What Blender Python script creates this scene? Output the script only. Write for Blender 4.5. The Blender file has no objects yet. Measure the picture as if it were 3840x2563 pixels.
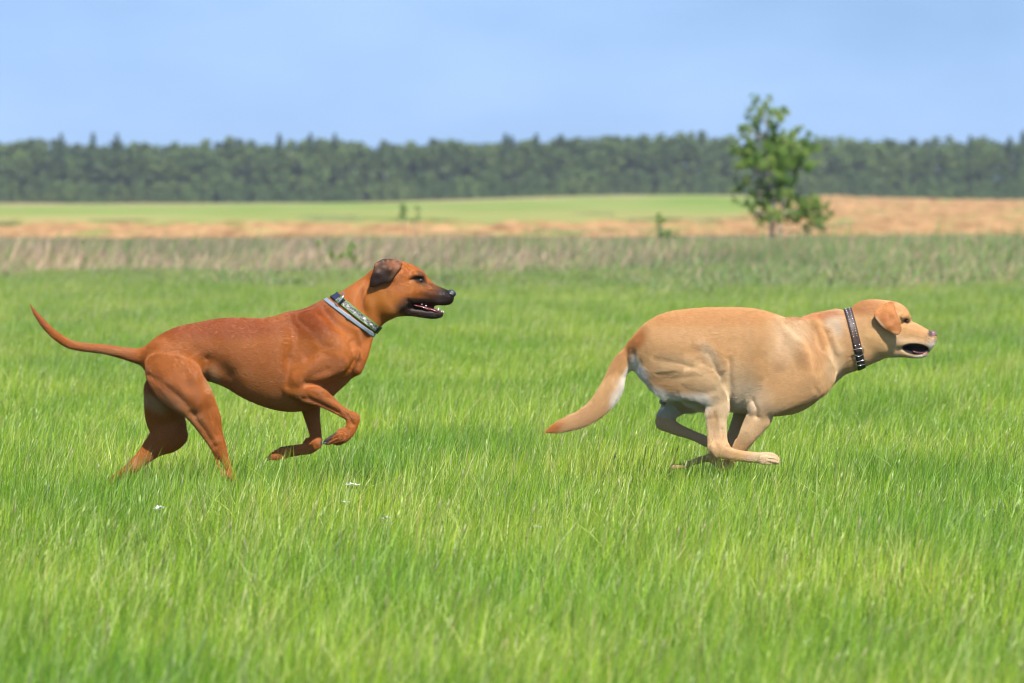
import bpy, math, random
import numpy as np
from mathutils import Vector
from mathutils.bvhtree import BVHTree

sc = bpy.context.scene
COL = sc.collection
random.seed(7)
RNG = np.random.default_rng(11)

# ------------------------------------------------------------------ camera
CAM_H = 1.10
LENS = 200.0
KPX = 36.0 / LENS / 3840.0            # tangent per photograph pixel
HORIZON = 735.6                       # photograph row of the horizon
PITCH = math.atan((1281.5 - HORIZON) * KPX)
cam_d = bpy.data.cameras.new("camera")
cam = bpy.data.objects.new("camera", cam_d)
COL.objects.link(cam)
sc.camera = cam
cam_d.lens = LENS
cam_d.sensor_width = 36.0
cam_d.clip_start = 0.5
cam_d.clip_end = 9000.0
cam.location = (0, 0, CAM_H)
cam.rotation_euler = (math.pi / 2 - PITCH, 0, 0)
cam_d.dof.use_dof = True
cam_d.dof.focus_distance = 18.9
cam_d.dof.aperture_fstop = 7.5

# ------------------------------------------------------------------ sky, sun, exposure
SUN_EL = math.radians(51)
SUN_AZ = math.atan2(0.34, -0.94)      # behind the camera, a little to its right
sun_vec = Vector((math.sin(SUN_AZ) * math.cos(SUN_EL), math.cos(SUN_AZ) * math.cos(SUN_EL), math.sin(SUN_EL)))
world = bpy.data.worlds.new("World")
sc.world = world
world.use_nodes = True
wn, wl = world.node_tree.nodes, world.node_tree.links
wn.clear()
w_out = wn.new("ShaderNodeOutputWorld")
w_bg = wn.new("ShaderNodeBackground")
w_bg.inputs[1].default_value = 0.127
w_sky = wn.new("ShaderNodeTexSky")
w_sky.sky_type = 'NISHITA'
w_sky.sun_disc = False
w_sky.sun_elevation = SUN_EL
w_sky.sun_rotation = SUN_AZ
w_sky.air_density = 1.15
w_sky.dust_density = 0.2
w_sky.ozone_density = 2.2
w_tc = wn.new("ShaderNodeTexCoord")
# the clear blue of this dry sky reaches right down to the trees: lift the look-up a little above the murk
w_add = wn.new("ShaderNodeVectorMath"); w_add.operation = 'ADD'; w_add.inputs[1].default_value = (0, 0, 0.34)
w_nrm = wn.new("ShaderNodeVectorMath"); w_nrm.operation = 'NORMALIZE'
wl.new(w_tc.outputs["Generated"], w_add.inputs[0]); wl.new(w_add.outputs[0], w_nrm.inputs[0]); wl.new(w_nrm.outputs[0], w_sky.inputs[0])
# faint thin veils of cloud
w_map = wn.new("ShaderNodeMapping"); w_map.inputs["Scale"].default_value = (7.0, 7.0, 18.0)
w_noi = wn.new("ShaderNodeTexNoise"); w_noi.inputs["Scale"].default_value = 1.6; w_noi.inputs["Detail"].default_value = 4
w_rmp = wn.new("ShaderNodeMapRange"); w_rmp.inputs[1].default_value = 0.38; w_rmp.inputs[2].default_value = 0.75
w_rmp.inputs[3].default_value = 0.0; w_rmp.inputs[4].default_value = 0.42
wl.new(w_tc.outputs["Generated"], w_map.inputs[0]); wl.new(w_map.outputs[0], w_noi.inputs[0]); wl.new(w_noi.outputs[0], w_rmp.inputs[0])
w_mix = wn.new("ShaderNodeMix"); w_mix.data_type = 'RGBA'
w_mix.inputs[7].default_value = (3.6, 5.0, 7.6, 1)
wl.new(w_rmp.outputs[0], w_mix.inputs[0]); wl.new(w_sky.outputs[0], w_mix.inputs[6])
wl.new(w_mix.outputs[2], w_bg.inputs[0])
wl.new(w_bg.outputs[0], w_out.inputs[0])

sun_d = bpy.data.lights.new("sun", 'SUN')
sun_d.energy = 5.0
sun_d.angle = math.radians(0.6)
sun_d.color = (1.0, 0.95, 0.87)
sun = bpy.data.objects.new("sun", sun_d)
COL.objects.link(sun)
sun.rotation_euler = (-sun_vec).to_track_quat('-Z', 'Y').to_euler()

sc.view_settings.view_transform = 'Standard'
sc.view_settings.look = 'None'
sc.view_settings.exposure = 0.66
sc.view_settings.gamma = 1.0
sc.view_settings.use_curve_mapping = False
sc.cycles.use_denoising = True
sc.cycles.sample_clamp_indirect = 4.0
sc.cycles.pixel_filter_type = 'BLACKMAN_HARRIS'
sc.cycles.filter_width = 1.15
sc.cycles.max_bounces = 6
sc.cycles.diffuse_bounces = 3
sc.cycles.transmission_bounces = 4
sc.cycles.volume_bounces = 0
sc.cycles_curves.shape = 'RIBBONS'

# ------------------------------------------------------------------ helpers
SP, CP = math.sin(PITCH), math.cos(PITCH)

def W(sx, sy, Y):
    """the world point that the photograph pixel (sx, sy) shows at world distance Y"""
    kx = (np.asarray(sx, float) - 1920.0) * KPX
    ky = -(np.asarray(sy, float) - 1281.5) * KPX
    dy = CP + ky * SP
    dz = -SP + ky * CP
    t = Y / dy
    return kx * t, Y + 0 * t, CAM_H + dz * t

def PX(p):
    """photograph pixel of world points (n,3)"""
    x, y, z = p[:, 0], p[:, 1], p[:, 2] - CAM_H
    f = y * CP - z * SP
    u = y * SP + z * CP
    return 1920.0 + x / f / KPX, 1281.5 - u / f / KPX

def link(o, parent=None):
    COL.objects.link(o)
    if parent is not None:
        o.parent = parent
    return o

def props(o, label=None, cat=None, group=None, kind=None):
    if label: o["label"] = label
    if cat: o["category"] = cat
    if group: o["group"] = group
    if kind: o["kind"] = kind
    return o

def new_mesh(name, v, faces, mat=None, smooth=True, colors=None, attr="coat"):
    """v (n,3) array; faces: list/array of tris, quads or mixed list"""
    me = bpy.data.meshes.new(name)
    v = np.asarray(v, np.float32)
    if isinstance(faces, np.ndarray):
        nf, k = faces.shape
        me.vertices.add(len(v)); me.vertices.foreach_set("co", v.ravel())
        me.loops.add(nf * k); me.loops.foreach_set("vertex_index", faces.astype(np.int32).ravel())
        me.polygons.add(nf); me.polygons.foreach_set("loop_start", np.arange(nf, dtype=np.int32) * k)
        me.update(calc_edges=True)
    else:
        me.from_pydata([tuple(map(float, p)) for p in v], [], [tuple(int(i) for i in f) for f in faces])
    if smooth:
        me.polygons.foreach_set("use_smooth", np.ones(len(me.polygons), dtype=bool))
    if colors is not None:
        a = me.attributes.new(attr, 'FLOAT_COLOR', 'POINT')
        c = np.ones((len(v), 4), np.float32); c[:, :3] = colors
        a.data.foreach_set("color", c.ravel())
    if mat is not None:
        me.materials.append(mat)
    me.update()
    return me

def mesh_obj(name, me, parent=None, loc=None):
    o = bpy.data.objects.new(name, me)
    link(o, parent)
    if loc is not None: o.location = loc
    return o

def empty(name, loc):
    o = bpy.data.objects.new(name, None)
    o.location = loc
    o.empty_display_size = 0.1
    COL.objects.link(o)
    return o

def srgb(r, g, b):
    f = lambda c: (c / 255 / 12.92) if c / 255 <= 0.04045 else ((c / 255 + 0.055) / 1.055) ** 2.4
    return (f(r), f(g), f(b))

# value noise on the plane, numpy
def _hash(ix, iy, seed):
    h = (ix.astype(np.int64) * 374761393 + iy.astype(np.int64) * 668265263 + seed * 974634777) & 0xffffffff
    h = ((h ^ (h >> 13)) * 1274126177) & 0xffffffff
    return ((h ^ (h >> 16)) & 0xffff) / 65535.0

def vnoise(x, y, seed=0):
    ix, iy = np.floor(x), np.floor(y)
    fx, fy = x - ix, y - iy
    fx = fx * fx * (3 - 2 * fx); fy = fy * fy * (3 - 2 * fy)
    a = _hash(ix, iy, seed); b = _hash(ix + 1, iy, seed); c = _hash(ix, iy + 1, seed); d = _hash(ix + 1, iy + 1, seed)
    return (a * (1 - fx) + b * fx) * (1 - fy) + (c * (1 - fx) + d * fx) * fy

def fbm(x, y, seed=0, octv=3):
    s, a, t = 0, 1.0, 0
    for i in range(octv):
        s = s + a * vnoise(x * 2 ** i, y * 2 ** i, seed + i); t += a; a *= 0.5
    return s / t

# ---- material helpers
def mat_new(name):
    m = bpy.data.materials.new(name)
    m.use_nodes = True
    n, l = m.node_tree.nodes, m.node_tree.links
    b = n["Principled BSDF"]
    return m, n, l, b

def simple_mat(name, col, rough=0.6, metal=0.0, noise=0.0, scale=40.0, spec=0.4, coat=0.0, bump=0.0):
    m, n, l, b = mat_new(name)
    b.inputs["Roughness"].default_value = rough
    b.inputs["Metallic"].default_value = metal
    b.inputs["Specular IOR Level"].default_value = spec
    b.inputs["Coat Weight"].default_value = coat
    tc = n.new("ShaderNodeTexCoord")
    no = n.new("ShaderNodeTexNoise"); no.inputs["Scale"].default_value = scale; no.inputs["Detail"].default_value = 4
    l.new(tc.outputs["Object"], no.inputs[0])
    mx = n.new("ShaderNodeMix"); mx.data_type = 'RGBA'
    mx.inputs[6].default_value = tuple(max(0, c * (1 - noise)) for c in col) + (1,)
    mx.inputs[7].default_value = tuple(min(1, c * (1 + noise)) for c in col) + (1,)
    l.new(no.outputs[0], mx.inputs[0]); l.new(mx.outputs[2], b.inputs["Base Color"])
    if bump:
        bp = n.new("ShaderNodeBump"); bp.inputs["Strength"].default_value = bump; bp.inputs["Distance"].default_value = 0.002
        l.new(no.outputs[0], bp.inputs["Height"]); l.new(bp.outputs[0], b.inputs["Normal"])
    return m

def leaf_mat(name, attr, tint_lo, tint_hi, noise_scale, trans=0.35, spec=0.25, rough=0.5, lo_pos=0.35, hi_pos=0.65, zstretch=1.0, sat2=None):
    """attribute colour per leaf or blade, shifted over the ground by slow noise in world space"""
    m, n, l, b = mat_new(name)
    n.remove(b)
    out = n["Material Output"]
    at = n.new("ShaderNodeAttribute"); at.attribute_name = attr
    ge = n.new("ShaderNodeNewGeometry")
    mp = n.new("ShaderNodeMapping"); mp.inputs["Scale"].default_value = noise_scale
    l.new(ge.outputs["Position"], mp.inputs[0])
    no = n.new("ShaderNodeTexNoise"); no.inputs["Scale"].default_value = 1.0; no.inputs["Detail"].default_value = 3
    l.new(mp.outputs[0], no.inputs[0])
    mr = n.new("ShaderNodeMapRange"); mr.inputs[1].default_value = lo_pos; mr.inputs[2].default_value = hi_pos
    l.new(no.outputs[0], mr.inputs[0])
    tn = n.new("ShaderNodeMix"); tn.data_type = 'RGBA'
    tn.inputs[6].default_value = tuple(tint_lo) + (1,); tn.inputs[7].default_value = tuple(tint_hi) + (1,)
    l.new(mr.outputs[0], tn.inputs[0])
    mu = n.new("ShaderNodeMix"); mu.data_type = 'RGBA'; mu.blend_type = 'MULTIPLY'; mu.inputs[0].default_value = 1.0
    l.new(at.outputs["Color"], mu.inputs[6]); l.new(tn.outputs[2], mu.inputs[7])
    df = n.new("ShaderNodeBsdfDiffuse"); tr = n.new("ShaderNodeBsdfTranslucent")
    gl = n.new("ShaderNodeBsdfGlossy"); gl.inputs["Roughness"].default_value = rough
    l.new(mu.outputs[2], df.inputs[0]); l.new(mu.outputs[2], tr.inputs[0])
    m1 = n.new("ShaderNodeMixShader"); m1.inputs[0].default_value = trans
    l.new(df.outputs[0], m1.inputs[1]); l.new(tr.outputs[0], m1.inputs[2])
    fr = n.new("ShaderNodeFresnel"); fr.inputs[0].default_value = 1.35
    ml = n.new("ShaderNodeMath"); ml.operation = 'MULTIPLY'; ml.inputs[1].default_value = spec
    l.new(fr.outputs[0], ml.inputs[0])
    m2 = n.new("ShaderNodeMixShader")
    l.new(ml.outputs[0], m2.inputs[0]); l.new(m1.outputs[0], m2.inputs[1]); l.new(gl.outputs[0], m2.inputs[2])
    l.new(m2.outputs[0], out.inputs[0])
    return m, n, l, mu, mr

# ------------------------------------------------------------------ the ground, one sheet
def line_x(y):                       # edge of the ploughed field running away on the right
    return 9.4 + (y - 287.0) * 0.061

def ground_z(x, y):
    d = np.maximum(y, 1.0)
    z = 0.012 * (fbm(x / 1.3, y / 1.3, 3) - 0.5) * 2
    # ploughed clods and furrows
    plough = np.clip((d - 146) / 10, 0, 1) * np.clip((245 - d) / 15, 0, 1)
    rgt = np.clip((x - line_x(y)) / 3, 0, 1) * np.clip((d - 150) / 10, 0, 1) * np.clip((1150 - d) / 100, 0, 1)
    pl = np.maximum(plough, rgt)
    amp = 0.14 + 0.0008 * d
    z = z + pl * amp * (fbm(x / 1.1, y / 6.0, 21, 3) - 0.5) * 2.0
    z = z + np.clip((d - 60) / 60, 0, 1) * 0.25 * (fbm(x / 14, y / 40, 31, 2) - 0.5)
    # long gentle rises far away
    u = x / (d + 1)
    z = z + np.clip((d - 320) / 500, 0, 1) * (1.3 * np.exp(-((x - 28) / 32) ** 2) + 0.7 * (fbm(x / 60, y / 200, 41, 2) - 0.5)) * 0.9
    z = z - np.clip((d - 500) / 700, 0, 1) * 0.6 * np.clip(-x / 60, 0, 1)
    return z

dd = [-60, -20, 0]
d = 6.0
while d < 2450:
    dd.append(d); d += max(0.30, d * 0.011)
dd.append(2480.0)
dd = np.array(dd)
uu = np.concatenate([[-9, -5, -3, -1.6, -.9, -.5, -.3, -.2], np.linspace(-.14, .14, 330), [.2, .3, .5, .9, 1.6, 3, 5, 9]])
gy, gu = np.meshgrid(dd, uu, indexing='ij')
gx = np.clip(gu * (np.maximum(gy, 0) + 60) , -2480, 2480)
gz = ground_z(gx, gy)
GV = np.stack([gx.ravel(), gy.ravel(), gz.ravel()], 1)
nr, nc = gy.shape
ii = (np.arange(nr - 1)[:, None] * nc + np.arange(nc - 1)[None, :]).ravel()
GF = np.stack([ii, ii + 1, ii + 1 + nc, ii + nc], 1)

m, n, l, b = mat_new("ground")
b.inputs["Roughness"].default_value = 0.95
b.inputs["Specular IOR Level"].default_value = 0.1
ge = n.new("ShaderNodeNewGeometry")
sx_ = n.new("ShaderNodeSeparateXYZ"); l.new(ge.outputs["Position"], sx_.inputs[0])
def noise_node(scale, detail=3, sc3=(1, 1, 1), rough=0.5):
    mp = n.new("ShaderNodeMapping"); mp.inputs["Scale"].default_value = sc3
    l.new(ge.outputs["Position"], mp.inputs[0])
    no = n.new("ShaderNodeTexNoise"); no.inputs["Scale"].default_value = scale; no.inputs["Detail"].default_value = detail
    no.inputs["Roughness"].default_value = rough
    l.new(mp.outputs[0], no.inputs[0])
    return no.outputs[0]
def mth(op, a, c, clamp=False):
    q = n.new("ShaderNodeMath"); q.operation = op; q.use_clamp = clamp
    for i, v in enumerate((a, c)):
        if isinstance(v, (int, float)): q.inputs[i].default_value = v
        else: l.new(v, q.inputs[i])
    return q.outputs[0]
def rng(v, a, c, lo=0.0, hi=1.0):
    q = n.new("ShaderNodeMapRange"); q.inputs[1].default_value = a; q.inputs[2].default_value = c
    q.inputs[3].default_value = lo; q.inputs[4].default_value = hi
    l.new(v, q.inputs[0]); return q.outputs[0]
def mixc(f, a, c):
    q = n.new("ShaderNodeMix"); q.data_type = 'RGBA'
    for s, v in ((0, f), (6, a), (7, c)):
        if isinstance(v, tuple): q.inputs[s].default_value = v + (1,)
        else: l.new(v, q.inputs[s])
    return q.outputs[2]
X_, Y_ = sx_.outputs[0], sx_.outputs[1]
wob = noise_node(1.0, 3, (0.16, 0.02, 0.0))
Yw = mth('ADD', Y_, mth('MULTIPLY', mth('SUBTRACT', wob, 0.5), 46.0))
wob2 = noise_node(1.0, 2, (0.012, 0.004, 0.0))
Yf = mth('ADD', Y_, mth('MULTIPLY', mth('SUBTRACT', wob2, 0.5), 500.0))
near_green = mixc(noise_node(3.0, 4), (0.045, 0.075, 0.018), (0.10, 0.13, 0.04))
soil = mixc(rng(noise_node(1.0, 6, (0.9, 0.10, 1.0), 0.75), 0.40, 0.60), (0.24, 0.128, 0.052), (0.46, 0.265, 0.118))
soil = mixc(rng(noise_node(1.0, 4, (0.35, 0.05, 0.5)), 0.53, 0.66, 0.0, 0.65), soil, (0.22, 0.26, 0.07))
green = mixc(rng(noise_node(1.0, 4, (0.08, 0.012, 0.1)), 0.35, 0.65), (0.150, 0.225, 0.036), (0.25, 0.275, 0.080))
strip = mixc(rng(noise_node(1.0, 4, (0.03, 0.010, 0)), 0.42, 0.60, 0.0, 0.8), green, (0.38, 0.28, 0.12))
far_s = mixc(rng(noise_node(1.0, 3, (0.03, 0.004, 0)), 0.45, 0.55), green, (0.40, 0.255, 0.135))
dull = mixc(rng(noise_node(1.0, 4, (0.3, 0.03, 0.3)), 0.4, 0.6), (0.15, 0.17, 0.07), (0.25, 0.19, 0.12))
c0 = mixc(rng(Y_, 78, 90), near_green, dull)
c1 = mixc(rng(mth('ADD', Y_, mth('MULTIPLY', mth('SUBTRACT', wob, 0.5), 14.0)), 143, 150), c0, soil)
c2 = mixc(rng(Yw, 205, 235), c1, strip)
c3 = mixc(rng(Yw, 290, 420), c2, mixc(rng(noise_node(1.0, 4, (0.02, 0.004, 0)), 0.52, 0.66, 0.0, 0.6), green, (0.33, 0.27, 0.12)))
c4 = mixc(rng(Yf, 700, 900), c3, far_s)
edge = mth('SUBTRACT', X_, mth('ADD', mth('MULTIPLY', mth('SUBTRACT', Yw, 287.0), 0.061), 9.4))
onr = mth('MULTIPLY', rng(edge, 0.0, 3.0), rng(Y_, 160, 180))
onr = mth('MULTIPLY', onr, rng(Y_, 1010, 1090, 1.0, 0.0))
c5 = mixc(onr, c4, soil)
l.new(c5, b.inputs["Base Color"])
ground_mat = m
g_me = new_mesh("ground", GV, GF, ground_mat)
props(mesh_obj("ground", g_me), "wide flat field ground under the grass, with a ploughed brown strip and green crop beyond", None, None, "structure")

# ------------------------------------------------------------------ scattering one object's own clumps over points
def scatter_tree():
    ng = bpy.data.node_groups.new("scatter", 'GeometryNodeTree')
    ng.interface.new_socket("Geometry", in_out='INPUT', socket_type='NodeSocketGeometry')
    ng.interface.new_socket("Geometry", in_out='OUTPUT', socket_type='NodeSocketGeometry')
    N, L = ng.nodes, ng.links
    gi, go = N.new("NodeGroupInput"), N.new("NodeGroupOutput")
    def named(nm, ty):
        q = N.new("GeometryNodeInputNamedAttribute"); q.data_type = ty; q.inputs[0].default_value = nm
        return q.outputs[0]
    vid = named("vid", 'INT')
    cmpn = N.new("FunctionNodeCompare"); cmpn.data_type = 'INT'; cmpn.operation = 'LESS_THAN'
    isock = [s for s in cmpn.inputs if s.type == 'INT']
    L.new(vid, isock[0]); isock[1].default_value = 0
    sep = N.new("GeometryNodeSeparateGeometry"); sep.domain = 'POINT'
    L.new(gi.outputs[0], sep.inputs[0]); L.new(cmpn.outputs[0], sep.inputs[1])
    spl = N.new("GeometryNodeSplitToInstances"); spl.domain = 'POINT'
    L.new(sep.outputs[1], spl.inputs[0]); L.new(vid, spl.inputs["Group ID"])
    iop = N.new("GeometryNodeInstanceOnPoints")
    L.new(sep.outputs[0], iop.inputs["Points"]); L.new(spl.outputs[0], iop.inputs["Instance"])
    iop.inputs["Pick Instance"].default_value = True
    L.new(named("pick", 'INT'), iop.inputs["Instance Index"])
    cx = N.new("ShaderNodeCombineXYZ"); L.new(named("rot", 'FLOAT'), cx.inputs[2])
    L.new(cx.outputs[0], iop.inputs["Rotation"])
    L.new(named("scl", 'FLOAT_VECTOR'), iop.inputs["Scale"])
    L.new(iop.outputs[0], go.inputs[0])
    return ng
SCATTER = scatter_tree()

def scatter_obj(name, variants, pts, rot, scl, pick, mat, smooth=True):
    """variants: list of (verts, faces, colours); pts (n,3)"""
    V, F, C, VID = [], [], [], []
    off = 0
    for k, (v, f, c) in enumerate(variants):
        V.append(v); F.append(f + off); C.append(c); VID.append(np.full(len(v), k)); off += len(v)
    npt = len(pts)
    V.append(pts); C.append(np.zeros((npt, 3))); VID.append(np.full(npt, -1))
    V = np.concatenate(V); F = np.concatenate(F); C = np.concatenate(C); VID = np.concatenate(VID).astype(np.int32)
    me = new_mesh(name, V, F, mat, smooth, C, "col")
    me.attributes.new("vid", 'INT', 'POINT').data.foreach_set("value", VID)
    z = np.zeros(off)
    me.attributes.new("pick", 'INT', 'POINT').data.foreach_set("value", np.concatenate([z, pick]).astype(np.int32))
    me.attributes.new("rot", 'FLOAT', 'POINT').data.foreach_set("value", np.concatenate([z, rot]).astype(np.float32))
    me.attributes.new("scl", 'FLOAT_VECTOR', 'POINT').data.foreach_set("vector", np.concatenate([np.ones((off, 3)), scl]).astype(np.float32).ravel())
    o = mesh_obj(name, me)
    md = o.modifiers.new("scatter", 'NODES'); md.node_group = SCATTER
    return o

# ------------------------------------------------------------------ grass
def blades(nb, half, h_mean, h_sd, w_mean, lean, palette, probs, rng_, tuft=0.12, tuft_amp=0.45, spread=0.28, seed=1, heads=0.0, head_cols=None, tall_p=0.0):
    x = rng_.uniform(-half, half, nb); y = rng_.uniform(-half, half, nb)
    tn = fbm((x + 50) / tuft, (y + 50) / tuft, seed, 2)
    h = np.clip(rng_.normal(h_mean, h_sd, nb), h_mean * .35, h_mean * 2) * (1 + tuft_amp * (tn - 0.5) * 2)
    w = w_mean * rng_.uniform(0.6, 1.4, nb)
    tall = rng_.random(nb) < tall_p
    h = np.where(tall, h_mean * rng_.uniform(1.5, 2.1, nb), h); w = np.where(tall, w * .7, w)
    az = rng_.uniform(0, 2 * np.pi, nb)
    bend = np.abs(rng_.normal(0.0, spread, nb)) * h
    la = rng_.uniform(0, 2 * np.pi, nb)
    bx = bend * np.cos(la) + lean * h; by = bend * np.sin(la) - 0.03 * h
    ts = np.array([0.0, 0.38, 0.72, 1.0]); ws = np.array([0.8, 1.0, 0.72, 0.0])
    V = np.zeros((nb, 7, 3)); k = 0
    wx, wy = np.cos(az), np.sin(az)
    for t, wt in zip(ts, ws):
        cx = x + bx * t ** 1.7; cy = y + by * t ** 1.7
        cz = h * t * (1 - 0.18 * t * np.minimum(bend / h, 1.2))
        if wt == 0:
            V[:, k] = np.stack([cx, cy, cz], 1); k += 1
        else:
            for s in (-1, 1):
                V[:, k] = np.stack([cx + s * wx * w * wt / 2, cy + s * wy * w * wt / 2, cz], 1); k += 1
    base = (np.arange(nb) * 7)[:, None]
    T = np.array([[0, 1, 3], [0, 3, 2], [2, 3, 5], [2, 5, 4], [4, 5, 6]])
    F = (base[:, :, None] + T[None]).reshape(-1, 3)
    pal = np.array(palette); ci = rng_.choice(len(pal), nb, p=np.array(probs) / sum(probs))
    c = pal[ci] * rng_.uniform(0.82, 1.18, (nb, 1)) * rng_.uniform(0.95, 1.05, (nb, 3))
    C = np.repeat(c, 7, axis=0)
    V = V.reshape(-1, 3)
    if heads > 0:                      # seed heads: a slim diamond spindle on a thin stalk
        nh = int(nb * heads)
        hx = rng_.uniform(-half, half, nh); hy = rng_.uniform(-half, half, nh)
        hh = rng_.uniform(1.15, 1.9, nh) * h_mean
        lx = lean * hh * 1.1 + rng_.normal(0, .10, nh) * hh; ly = rng_.normal(0, .10, nh) * hh
        hl = rng_.uniform(0.16, 0.30, nh) * h_mean; hw = w_mean * rng_.uniform(0.7, 1.5, nh)
        st = w_mean * 0.30
        VV = np.zeros((nh, 9, 3))
        top = np.stack([hx + lx, hy + ly, hh], 1); bot = np.stack([hx, hy, 0 * hh], 1)
        neck = bot + (top - bot) * (1 - hl / hh)[:, None]
        neck[:, 0] -= 0.10 * lx
        for q in range(3):
            a = q * 2.094
            VV[:, q] = bot + np.array([math.cos(a), math.sin(a), 0]) * st
            VV[:, 3 + q] = neck + np.array([math.cos(a), math.sin(a), 0]) * st
            VV[:, 6 + q] = neck + (top - neck) * 0.35 + np.stack([np.cos(a) * hw, np.sin(a) * hw, 0 * hw], 1)
        tops = top
        VV = np.concatenate([VV, tops[:, None]], 1)
        TT = []
        for q in range(3):
            r = (q + 1) % 3
            TT += [[q, r, 3 + r], [q, 3 + r, 3 + q], [3 + q, 3 + r, 6 + r], [3 + q, 6 + r, 6 + q], [6 + q, 6 + r, 9]]
        FF = ((np.arange(nh) * 10)[:, None, None] + np.array(TT)[None]).reshape(-1, 3) + len(V)
        hc = np.array(head_cols)[rng_.integers(0, len(head_cols), nh)] * rng_.uniform(.8, 1.2, (nh, 1))
        CC = np.repeat(hc[:, None], 10, axis=1).reshape(-1, 3)
        V = np.concatenate([V, VV.reshape(-1, 3)]); F = np.concatenate([F, FF]); C = np.concatenate([C, CC])
    return V, F, np.clip(C, 0, 1)

GP = [(0.275, 0.405, 0.030), (0.37, 0.49, 0.060), (0.150, 0.270, 0.016), (0.56, 0.62, 0.20), (0.44, 0.34, 0.14), (0.19, 0.32, 0.050)]
GPR = [0.28, 0.23, 0.22, 0.15, 0.04, 0.10]
g_vars = [blades(9500, 0.55, 0.120, 0.040, 0.0029, 0.15, GP, GPR, np.random.default_rng(100 + k), tuft=0.10, tuft_amp=0.44, spread=0.36,
                 seed=100 + k, tall_p=.045, heads=0.0016, head_cols=[(0.44, 0.42, 0.20), (0.46, 0.52, 0.18), (0.40, 0.36, 0.20), (0.44, 0.54, 0.18)]) for k in range(6)]
grass_mat, n, l, mu, mr = leaf_mat("meadow_grass", "col", (0.64, 0.81, 0.78), (1.15, 1.09, 1.14), (1.1, 0.40, 0.4), trans=0.30, spec=0.10, rough=0.5)
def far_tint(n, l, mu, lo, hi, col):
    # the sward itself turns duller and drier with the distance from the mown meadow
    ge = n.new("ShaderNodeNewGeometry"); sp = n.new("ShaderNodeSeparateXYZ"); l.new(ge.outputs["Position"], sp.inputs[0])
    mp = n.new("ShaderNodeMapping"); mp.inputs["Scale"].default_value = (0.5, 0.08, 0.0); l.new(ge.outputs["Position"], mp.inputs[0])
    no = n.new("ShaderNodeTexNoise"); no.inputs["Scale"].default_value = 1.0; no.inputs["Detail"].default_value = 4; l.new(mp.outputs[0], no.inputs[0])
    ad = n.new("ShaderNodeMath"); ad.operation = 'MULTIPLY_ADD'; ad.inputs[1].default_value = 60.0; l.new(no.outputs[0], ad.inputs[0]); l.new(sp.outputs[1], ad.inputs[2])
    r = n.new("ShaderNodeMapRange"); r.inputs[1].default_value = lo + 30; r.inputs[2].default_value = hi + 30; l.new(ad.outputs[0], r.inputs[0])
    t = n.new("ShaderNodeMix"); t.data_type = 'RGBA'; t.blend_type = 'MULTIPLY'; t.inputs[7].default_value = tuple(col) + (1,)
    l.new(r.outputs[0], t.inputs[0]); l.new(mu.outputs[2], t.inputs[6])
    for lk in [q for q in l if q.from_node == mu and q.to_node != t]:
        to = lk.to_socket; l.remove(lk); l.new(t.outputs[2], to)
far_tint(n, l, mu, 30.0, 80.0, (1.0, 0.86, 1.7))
P, k = [], 0
d = 9.5
while d < 104:
    hw = 0.125 * d + 2.2
    step = 0.80 if d < 40 else 0.95
    xs = np.arange(-hw, hw + step, step)
    for x in xs:
        P.append((x + RNG.uniform(-.2, .2), d + RNG.uniform(-.2, .2)))
    d += step
P = np.array(P)
P = P[(P[:, 1] < 48) | (RNG.random(len(P)) < (104 - P[:, 1]) / 56 * (.25 + 1.1 * fbm(P[:, 0] / 2.5, P[:, 1] / 9, 5, 2)))]
PZ = ground_z(P[:, 0], P[:, 1]) - 0.004
npnt = len(P)
hs = (0.74 + 0.55 * fbm(P[:, 0] / 1.6, P[:, 1] / 2.4, 55, 2)) * np.interp(P[:, 1], [45, 100], [1.0, .7])
sxy = RNG.uniform(0.95, 1.12, npnt)
scl = np.stack([sxy, sxy, hs], 1)
flip = RNG.random(npnt) < 0.5
g = scatter_obj("grass", g_vars, np.stack([P[:, 0], P[:, 1], PZ], 1), RNG.uniform(-0.5, 0.5, npnt), scl, RNG.integers(0, 6, npnt), grass_mat)
props(g, "lush bright green meadow grass covering the foreground and around the dogs", "grass", None, "stuff")

# rough taller weeds and dry stems behind the meadow
RP = [(0.38, 0.255, 0.195), (0.45, 0.33, 0.23), (0.17, 0.25, 0.085), (0.52, 0.41, 0.25), (0.23, 0.31, 0.105), (0.27, 0.195, 0.155)]
def rough_var(k, probs):
    return blades(900, 1.15, 0.34, 0.11, 0.016, 0.16, RP, probs, np.random.default_rng(300 + k), tuft=0.45, tuft_amp=0.5, seed=300 + k)
r_vars = [rough_var(0, [.36, .20, .12, .06, .08, .18]), rough_var(1, [.34, .2, .1, .06, .1, .2]), rough_var(2, [.08, .10, .40, .04, .34, .04]),
          rough_var(3, [.1, .1, .35, .06, .35, .04]), rough_var(4, [.16, .30, .10, .28, .14, .02])]
rough_mat, n, l, mu, mr = leaf_mat("rough_weeds", "col", (0.80, 0.88, 0.85), (1.2, 1.12, 1.1), (0.25, 0.05, 0.3), trans=0.25, spec=0.15, rough=0.6)
P, K = [], []
d = 40.0
while d < 143:
    hw = 0.14 * d + 4
    for x in np.arange(-hw, hw + 1.7, 1.7):
        P.append((x + RNG.uniform(-.6, .6), d + RNG.uniform(-.6, .6)))
    d += 1.7
P = np.array(P)
fr = (P[:, 1] - 74) / 74
nz = fbm(P[:, 0] / 5.0, P[:, 1] / 14.0, 77, 3)
side = P[:, 0] / P[:, 1] * 11
keep = (fr > 0.10) | (RNG.random(len(P)) < ((fr + .46) / .56) ** 1.3 * (nz + .2) * 1.1)
P, fr, nz, side = P[keep], fr[keep], nz[keep], side[keep]
pick = np.zeros(len(P), int)
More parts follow.
